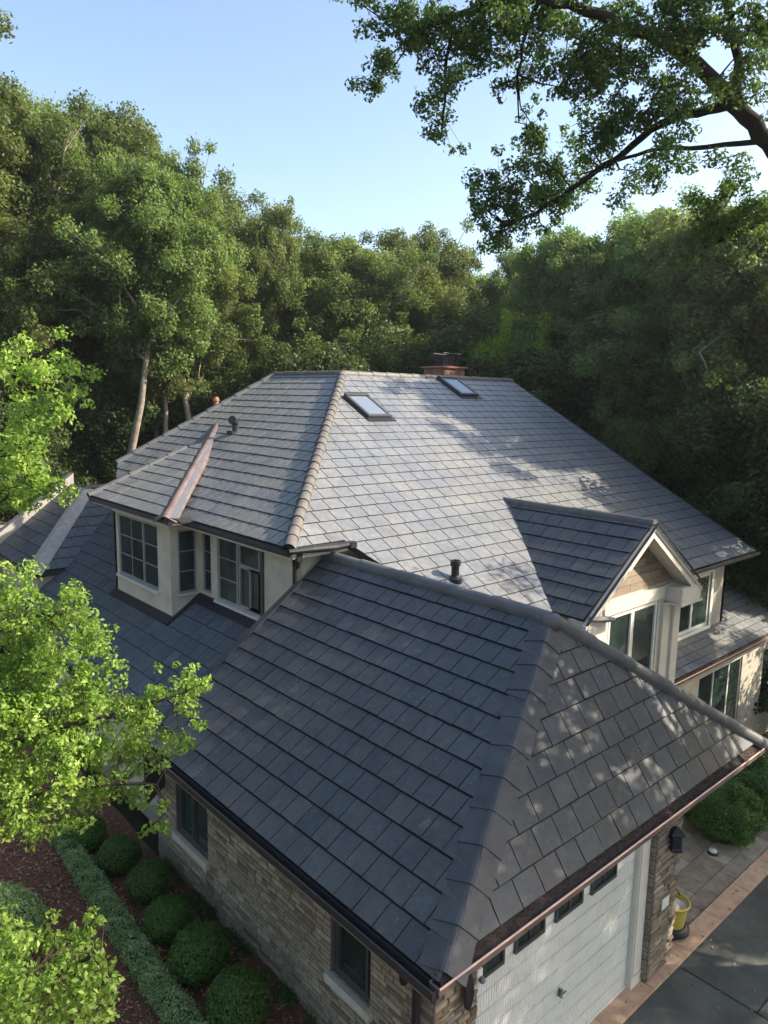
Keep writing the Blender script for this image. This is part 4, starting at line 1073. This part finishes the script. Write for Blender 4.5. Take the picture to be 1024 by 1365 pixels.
LB= [(1.92,7.53,7.26,0.22),(2.11,7.52,7.16,0.19),(2.26,8.24,6.54,0.20),(2.06,8.11,6.56,0.20),(1.93,7.81,6.90,0.20),(2.16,7.78,6.85,0.20),(2.42,7.74,6.85,0.26),(2.80,8.09,6.70,0.19),(2.73,7.69,6.52,0.22),(2.34,7.76,6.27,0.20),(2.24,7.72,6.30,0.20),(2.31,7.92,6.54,0.20),(2.30,7.31,6.58,0.20),(2.12,8.05,6.14,0.20),(1.85,7.93,6.24,0.20),(1.98,8.27,6.33,0.20),(2.09,7.90,6.36,0.20),(2.93,7.61,6.24,0.19),(2.58,7.33,5.95,0.20),(2.49,7.67,5.91,0.20),(2.55,7.61,6.16,0.20),(2.62,7.64,6.14,0.20),(3.05,7.74,5.69,0.31),(3.31,7.42,5.90,0.24),(3.61,7.31,5.95,0.21),(3.64,6.97,6.07,0.12),(3.09,7.06,5.79,0.24),(3.49,7.20,5.40,0.19),(3.35,6.56,5.85,0.12),(2.34,7.90,5.63,0.20),(2.01,7.35,6.06,0.20),(2.20,8.04,5.82,0.20),(2.26,7.44,6.11,0.20),(2.09,7.73,5.66,0.23),(1.88,7.61,5.69,0.23),(1.93,7.94,5.88,0.23),(2.04,8.01,5.86,0.23),(2.35,7.28,5.42,0.20),(2.11,7.22,5.52,0.20),(2.20,7.23,5.75,0.20),(2.30,7.13,5.71,0.20),(2.67,7.43,5.44,0.31),(3.13,7.56,5.25,0.24),(1.79,7.09,5.41,0.20),(1.83,7.81,5.14,0.20),(1.74,7.45,5.47,0.20),(2.04,7.67,5.30,0.20),(2.12,7.20,5.12,0.26),(2.82,7.24,5.13,0.24),(2.96,7.10,4.92,0.19),(3.00,6.65,4.99,0.13),(1.84,7.46,4.94,0.26),(2.45,7.29,5.15,0.26),(2.02,7.38,4.78,0.17),(3.26,7.00,5.38,0.13),(3.52,7.03,6.23,0.10)]
LC= [(1.40,5.91,4.77,0.23),(1.81,6.24,4.35,0.19),(1.80,5.52,4.90,0.15),(1.88,5.48,4.97,0.09),(1.26,5.37,4.87,0.27),(1.70,6.02,4.18,0.27),(1.96,6.07,4.07,0.19),(1.87,5.26,4.52,0.15),(1.31,5.47,4.51,0.27),(1.58,5.27,4.50,0.23),(1.94,5.48,4.12,0.15),(1.34,6.09,4.89,0.17)]
OV2 = []
# overhanging oak at the right; most of its crown is outside the frame
rg = np.random.default_rng(8); extra = []
while len(extra) < 210:
    p = np.array([16.0,-.9,10.9])+rg.normal(size=3)*np.array([2.7,2.3,1.9])
    az = math.degrees(math.atan2(p[1], p[0])); el = math.degrees(math.atan2(p[2]-9.2, math.hypot(p[0], p[1])))
    if az > 16.5 and el < 32: continue
    if p[0] < 9 or p[2] < 6.5: continue
    extra.append((p[0], p[1], p[2], rg.uniform(.5,.85)))
OT = [([(15.6,.6,-.3),(15.3,.9,3),(14.9,1.5,6.5),(13.9,2.5,9.6),(12.4,3.6,11.5)]+L1[:1], .42, .13), (L1, .125, .03), (L2, .075, .035), (L3, .07, .02), (L4, .045, .018), (L5, .05, .02), (L6, .035, .012), (L7, .03, .01),
      ([(12.4,3.6,11.5),(12.0,4.0,11.6),L4[0]], .07, .045), ([(12.4,3.6,11.5),(12.0,3.9,11.6),L5[0]], .07, .05),
      ([(14.9,1.5,6.5),(16.5,.6,9),(18,-.3,11),(19,-1,13)], .22, .05), ([(14.6,1.7,7.5),(14.0,-.2,10),(13.2,-1.6,12)], .18, .04), ([(13.9,2.5,9.6),(14.6,1.8,12),(15.2,1.0,14.5)], .16, .04)]
OT = [(p, a, b) for p, a, b in OT]
limb_tree('overhanging_tree', 'dark limbed oak reaching in from the upper right corner against the sky', 'tree', OT, OV+OV2, M['leaf_over'], M['bark_dark'], .030, 4200, 3, .012, subs=6)
while len(extra) < 275:  # unseen lower clumps added to keep sun off the garage door
    p = np.array([17.6,-2.4,8.0])+rg.normal(size=3)*np.array([1.6,1.2,1.2])
    if math.degrees(math.atan2(p[1], p[0])) > 8: continue
    extra.append((p[0], p[1], p[2], rg.uniform(.45,.75)))
# its unseen outer crown, coarser, filled out to shade the garage front
ecl = [(x-15.6, y-.6, z+.3, r, .5) for x, y, z, r in extra]
ot = [o for o in bpy.data.objects if o.name == 'overhanging_tree'][0]
P, N_, R = clump_points(ecl, 520, rg, .8, .3); mesh_obj('crown', leaf_mesh('crown', P, N_, rg.uniform(.7,1.3,len(P))*.07, R, M['leaf_over'], rg), ot)
mb = MB()
for x, y, z, r, _ in ecl[::2]:
    a = Vector((x,y,z)); s = Vector((min(a.x+.3, 2.2)*.5, a.y*.4, a.z-2.0-.4*abs(a.x))); mb.tube([s, s.lerp(a,.6)+Vector((0,0,.2)), a], [.05,.03,.012], 5, False)
obj('limb', mb, M['bark'], ot, local=True, smooth=True)

# lime-green tree at the left
LT = [([(.4,8.6,.2),(.5,8.4,3),(.7,8.3,5.5),(.9,8.5,7.5),(1.3,8.7,9.2)], .20, .06),
      ([(.55,8.4,4.4),(1.3,8.0,5.2),(2.1,7.7,5.7),(2.9,7.4,5.8),(3.55,7.15,5.95)], .07, .012), ([(.6,8.3,4.0),(1.5,7.8,4.9),(2.4,7.4,5.15),(3.1,6.95,5.1)], .06, .012),
      ([(.6,8.3,5.2),(1.2,8.1,6.3),(1.9,7.8,6.9),(2.5,7.8,6.9)], .06, .012), ([(.9,8.5,7.5),(1.7,8.9,8.2),(2.5,9.2,8.5),(2.9,9.3,8.3)], .05, .012), ([(1.0,8.5,7.9),(1.9,8.8,8.9),(2.8,8.9,9.3),(3.1,9.0,9.2)], .045, .01),
      ([(.5,8.5,2.6),(.8,7.4,3.7),(1.2,6.3,4.3),(1.7,5.7,4.5),(1.9,5.4,4.8)], .06, .012), ([(.7,8.4,6.5),(1.5,9.0,7.3),(2.4,9.4,7.9)], .05, .01)]
rg2 = np.random.default_rng(21); fill = []
for (x, y, z, r) in (LA+LB+LC)[::2]:
    v = np.array([x, y, z-9.2]); v /= np.linalg.norm(v)
    for k in range(1):
        q = np.array([x,y,z])+v*rg2.uniform(.2,1.0)+rg2.normal(0,.1,3); fill.append((*q, r*1.1))
for k in range(45):
    q = np.array([rg2.normal(.4,.8), rg2.uniform(7.0,10.0), rg2.uniform(4.0,10.3)])
    if math.degrees(math.atan2(q[1], q[0])) > 79: fill.append((*q, .45))
limb_tree('lime_green_tree', 'bright lime green tree reaching in from the left edge over the planting bed', 'tree', LT, LA+LB+LC+fill, M['leaf_lime'], M['bark'], .028, 3900, 5, .008, subs=6)

# ------------------------------------------------------------------ shrubs and low plants
rgb = np.random.default_rng(31)
def ball_shrub(name, loc, r, mat, n, leaf, label, cat, group=None, sq=.92, src=None, lumpy=.045):
    s = thing(name, label, cat, loc, group)
    if src is None:
        d = unit(rgb.normal(size=(n,3))); d[:,2] = np.where(d[:,2] < -.75, -d[:,2], d[:,2])
        ph = rgb.random(3)*6; lump = 1+lumpy*np.sin(d[:,0]*6+ph[0])*np.sin(d[:,1]*7+ph[1])+lumpy*.8*np.sin(d[:,2]*8+d[:,0]*5+ph[2])-(.16*(rgb.random(n) < .15)*rgb.random(n))+(.09*(rgb.random(n) < .06))
        P = d*(r*lump*(1-.13*rgb.random(n)**2))[:,None]; P[:,2] = P[:,2]*sq+r*.86
        lm = leaf_mesh('foliage', P, d, rgb.uniform(.7,1.3,n)*leaf, .5+rgb.normal(0,.2,n), mat, rgb, True, .55)
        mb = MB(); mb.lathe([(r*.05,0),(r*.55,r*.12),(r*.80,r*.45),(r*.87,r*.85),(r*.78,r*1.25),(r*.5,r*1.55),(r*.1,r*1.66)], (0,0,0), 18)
        cm = mb_mesh('dark_core', mb, M['shade_core'])
        src = (lm, cm)
    mesh_obj('foliage', src[0], s); mesh_obj('dark_core', src[1], s)
    return s, src
M['shade_core'] = m_plain('dark shrub core', (.012,.022,.008), .95, 0, .4, 20, .6)  # dark solid inside shrubs and hedges, inner shade put into its colour
blab = ['clipped ball shrub nearest the camera below the near side window','second clipped ball shrub from the bottom of the photo','third clipped ball shrub, in the middle of the row','clipped ball shrub under the tips of the lime green branches','clipped ball shrub below the far side window','last clipped ball shrub, half hidden by the lime green tree']
srcs = []
for i, (x, y, s) in enumerate([(4.62,7.95,1.08),(4.62,9.08,1.08),(4.63,10.1,.92),(4.78,11.15,.9),(4.72,12.3,.92),(4.5,13.3,.9)]):
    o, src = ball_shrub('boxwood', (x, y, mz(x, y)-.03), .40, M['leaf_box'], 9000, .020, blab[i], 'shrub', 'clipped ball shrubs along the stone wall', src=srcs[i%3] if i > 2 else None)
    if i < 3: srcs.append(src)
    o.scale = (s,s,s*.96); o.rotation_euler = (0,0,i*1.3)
# low grey-green hedge
def strip_plant(name, pts, w, h, n, mat, leaf, label, cat, kind=None, group=None, up=1.0):
    P = []; Nn = []
    pts = [np.array(p, float) for p in pts]
    seg = rgb.integers(0, len(pts)-1, n); u = rgb.random(n)
    A = np.array([pts[i] for i in seg]); B = np.array([pts[i+1] for i in seg]); c = A+(B-A)*u[:,None]
    d = unit(B-A); side = np.stack([-d[:,1], d[:,0], np.zeros(n)], 1)
    a = rgb.uniform(0, math.pi, n); rr_ = (.72+.28*rgb.random(n)**.5)*(1+.10*np.sin(c[:,1]*4.3+c[:,0]*4)*np.sin(a*2+c[:,1])+.09*np.sin(c[:,1]*17+a*3)+.30*(rgb.random(n) < .14)*rgb.random(n))
    P = c+side*(np.cos(a)*w*rr_)[:,None]; P[:,2] += np.sin(a)**.7*h*rr_
    e_ = rgb.random(n) < .12; sg = np.where(rgb.random(n) < .5, 0, len(pts)-1); q_ = np.array(pts)[sg]; k_ = np.sqrt(rgb.random(n))
    Q_ = q_+side*(np.cos(a)*w*k_)[:,None]; Q_[:,2] += np.sin(a)*h*k_; P = np.where(e_[:,None], Q_, P)
    Nn = side*np.cos(a)[:,None]+np.array([0,0,1])*np.sin(a)[:,None]*up
    base = Vector(pts[0]); me = leaf_mesh('foliage', P-np.array(base), Nn, rgb.uniform(.6,1.4,n)*leaf, .5+rgb.normal(0,.22,n)+.15*np.sin(P[:,1]*9), mat, rgb, True, .9, .35)
    r = thing(name, label, cat, base, group); 
    mesh_obj('foliage', me, r)
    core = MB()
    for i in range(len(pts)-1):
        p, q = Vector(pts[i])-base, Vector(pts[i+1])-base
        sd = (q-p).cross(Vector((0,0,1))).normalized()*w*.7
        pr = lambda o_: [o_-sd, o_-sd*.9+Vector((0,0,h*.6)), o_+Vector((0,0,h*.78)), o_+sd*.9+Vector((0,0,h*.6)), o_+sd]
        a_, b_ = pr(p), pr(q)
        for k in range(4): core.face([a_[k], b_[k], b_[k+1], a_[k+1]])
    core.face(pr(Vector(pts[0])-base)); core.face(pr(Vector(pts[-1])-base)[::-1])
    obj('dark_core', core, M['shade_core'], r, local=True)
    return r
strip_plant('low_hedge', [(3.98,6.6,.56),(4.0,8.4,.56),(4.05,10.2,.56),(4.12,12,.56),(4.2,13.8,.56)], 1.0*.20, .36, 30000, M['leaf_hedge'], .021, 'long low grey-green hedge running between the mulch and the ball shrubs', 'hedge')
for i, (x, y, z_, rr_, lb) in enumerate([(15.35,5.95,-.12,.72,'loose rounded green shrub beside the paving, nearest the ground light'),(16.75,6.0,-.25,.80,'loose rounded green shrub at the right edge above the driveway'),(15.9,7.3,-.2,.75,'loose rounded green shrub tucked behind the paving shrub')]):
    o, _s = ball_shrub('shrub', (x,y,z_), rr_, M['leaf_box'], 22000, .027, lb, 'shrub', 'rounded shrubs by the paving', lumpy=.10)
strip_plant('hedge', [(14.9,7.6,.0),(17.0,7.6,-.5),(19.5,7.4,-1.2)], .65, .95, 26000, M['leaf_dark'], .035, 'shaded hedge behind the garage corner, below the ground-floor windows', 'hedge')
ball_shrub('shrub', (2.55,11.6,.4), .62, M['leaf_hedge'], 16000, .024, 'soft blue-green rounded shrub at the left edge beside the mulch', 'shrub')
# ground cover beside the wall
n = 9000; yy = rgb.uniform(6,12.4,n); xx = 5.42-np.abs(rgb.normal(0,.13,n)); keep = (np.sin(yy*5)+np.sin(yy*11.3+1)*.8+rgb.normal(0,.5,n)) > .25
xx, yy = xx[keep], yy[keep]; n = len(xx); P = np.stack([xx, yy, .62+np.abs(rgb.normal(0,.06,n))], 1)
tag(mesh_obj('ground_cover', leaf_mesh('ground_cover', P, np.tile([0,0,1.], (n,1)), rgb.uniform(.012,.03,n), rgb.random(n), M['leaf_ground'], rgb, True)), 'patchy low green ground cover along the foot of the stone wall', 'ground cover', kind='stuff')

# ------------------------------------------------------------------ sky, sun, camera
SUN_AZ, SUN_EL = rad(-38), rad(32)
sd = Vector((math.cos(SUN_AZ)*math.cos(SUN_EL), math.sin(SUN_AZ)*math.cos(SUN_EL), math.sin(SUN_EL)))
W = bpy.data.worlds.new('World'); S.world = W; W.use_nodes = True
nt = W.node_tree; sk = nt.nodes.new('ShaderNodeTexSky'); sk.sky_type = 'NISHITA'; sk.sun_disc = False
sk.sun_elevation = SUN_EL; sk.sun_rotation = math.atan2(sd.x, sd.y); sk.air_density = 1.0; sk.dust_density = 2.2; sk.ozone_density = .8; sk.altitude = 100
nt.links.new(sk.outputs[0], nt.nodes['Background'].inputs[0]); nt.nodes['Background'].inputs[1].default_value = .15
sl = bpy.data.lights.new('sun', 'SUN'); sl.energy = 4.9; sl.angle = rad(.5); sl.color = (1,.89,.73)
so = bpy.data.objects.new('sun', sl); COL.objects.link(so); so.rotation_euler = (-sd).to_track_quat('-Z', 'Y').to_euler(); so.location = (20,-10,30)
hz = MB(); hz.box(-60,130,-60,130,-4.5,34)
hm = bpy.data.materials.new('haze'); hm.use_nodes = True; hn = hm.node_tree
hn.nodes.remove(hn.nodes['Principled BSDF']); pv = hn.nodes.new('ShaderNodeVolumePrincipled'); pv.inputs['Color'].default_value = (.93,.96,1,1); pv.inputs['Density'].default_value = .0004; pv.inputs['Anisotropy'].default_value = .35
hn.links.new(pv.outputs[0], hn.nodes['Material Output'].inputs['Volume'])
tag(obj('haze', hz, hm), kind='stuff')
cd = bpy.data.cameras.new('camera'); cam = bpy.data.objects.new('camera', cd); COL.objects.link(cam); S.camera = cam
cd.sensor_fit = 'VERTICAL'; cd.sensor_height = 36; cd.sensor_width = 27; cd.lens = 25.94; cd.clip_start = .1; cd.clip_end = 3000
Rm = Matrix(((0.745462, 0.089657, -0.66049), (-0.666284, 0.128103, -0.734612), (0.018748, 0.9877, 0.155233)))
cam.matrix_world = Matrix.Translation((0,0,9.2)) @ Rm.to_4x4()
S.view_settings.view_transform = 'Standard'; S.view_settings.look = 'None'; S.view_settings.gamma = 1; S.view_settings.exposure = 1.15
S.cycles.max_bounces = 6; S.cycles.transparent_max_bounces = 4
print('FACES', sum(len(m.polygons) for m in bpy.data.meshes))
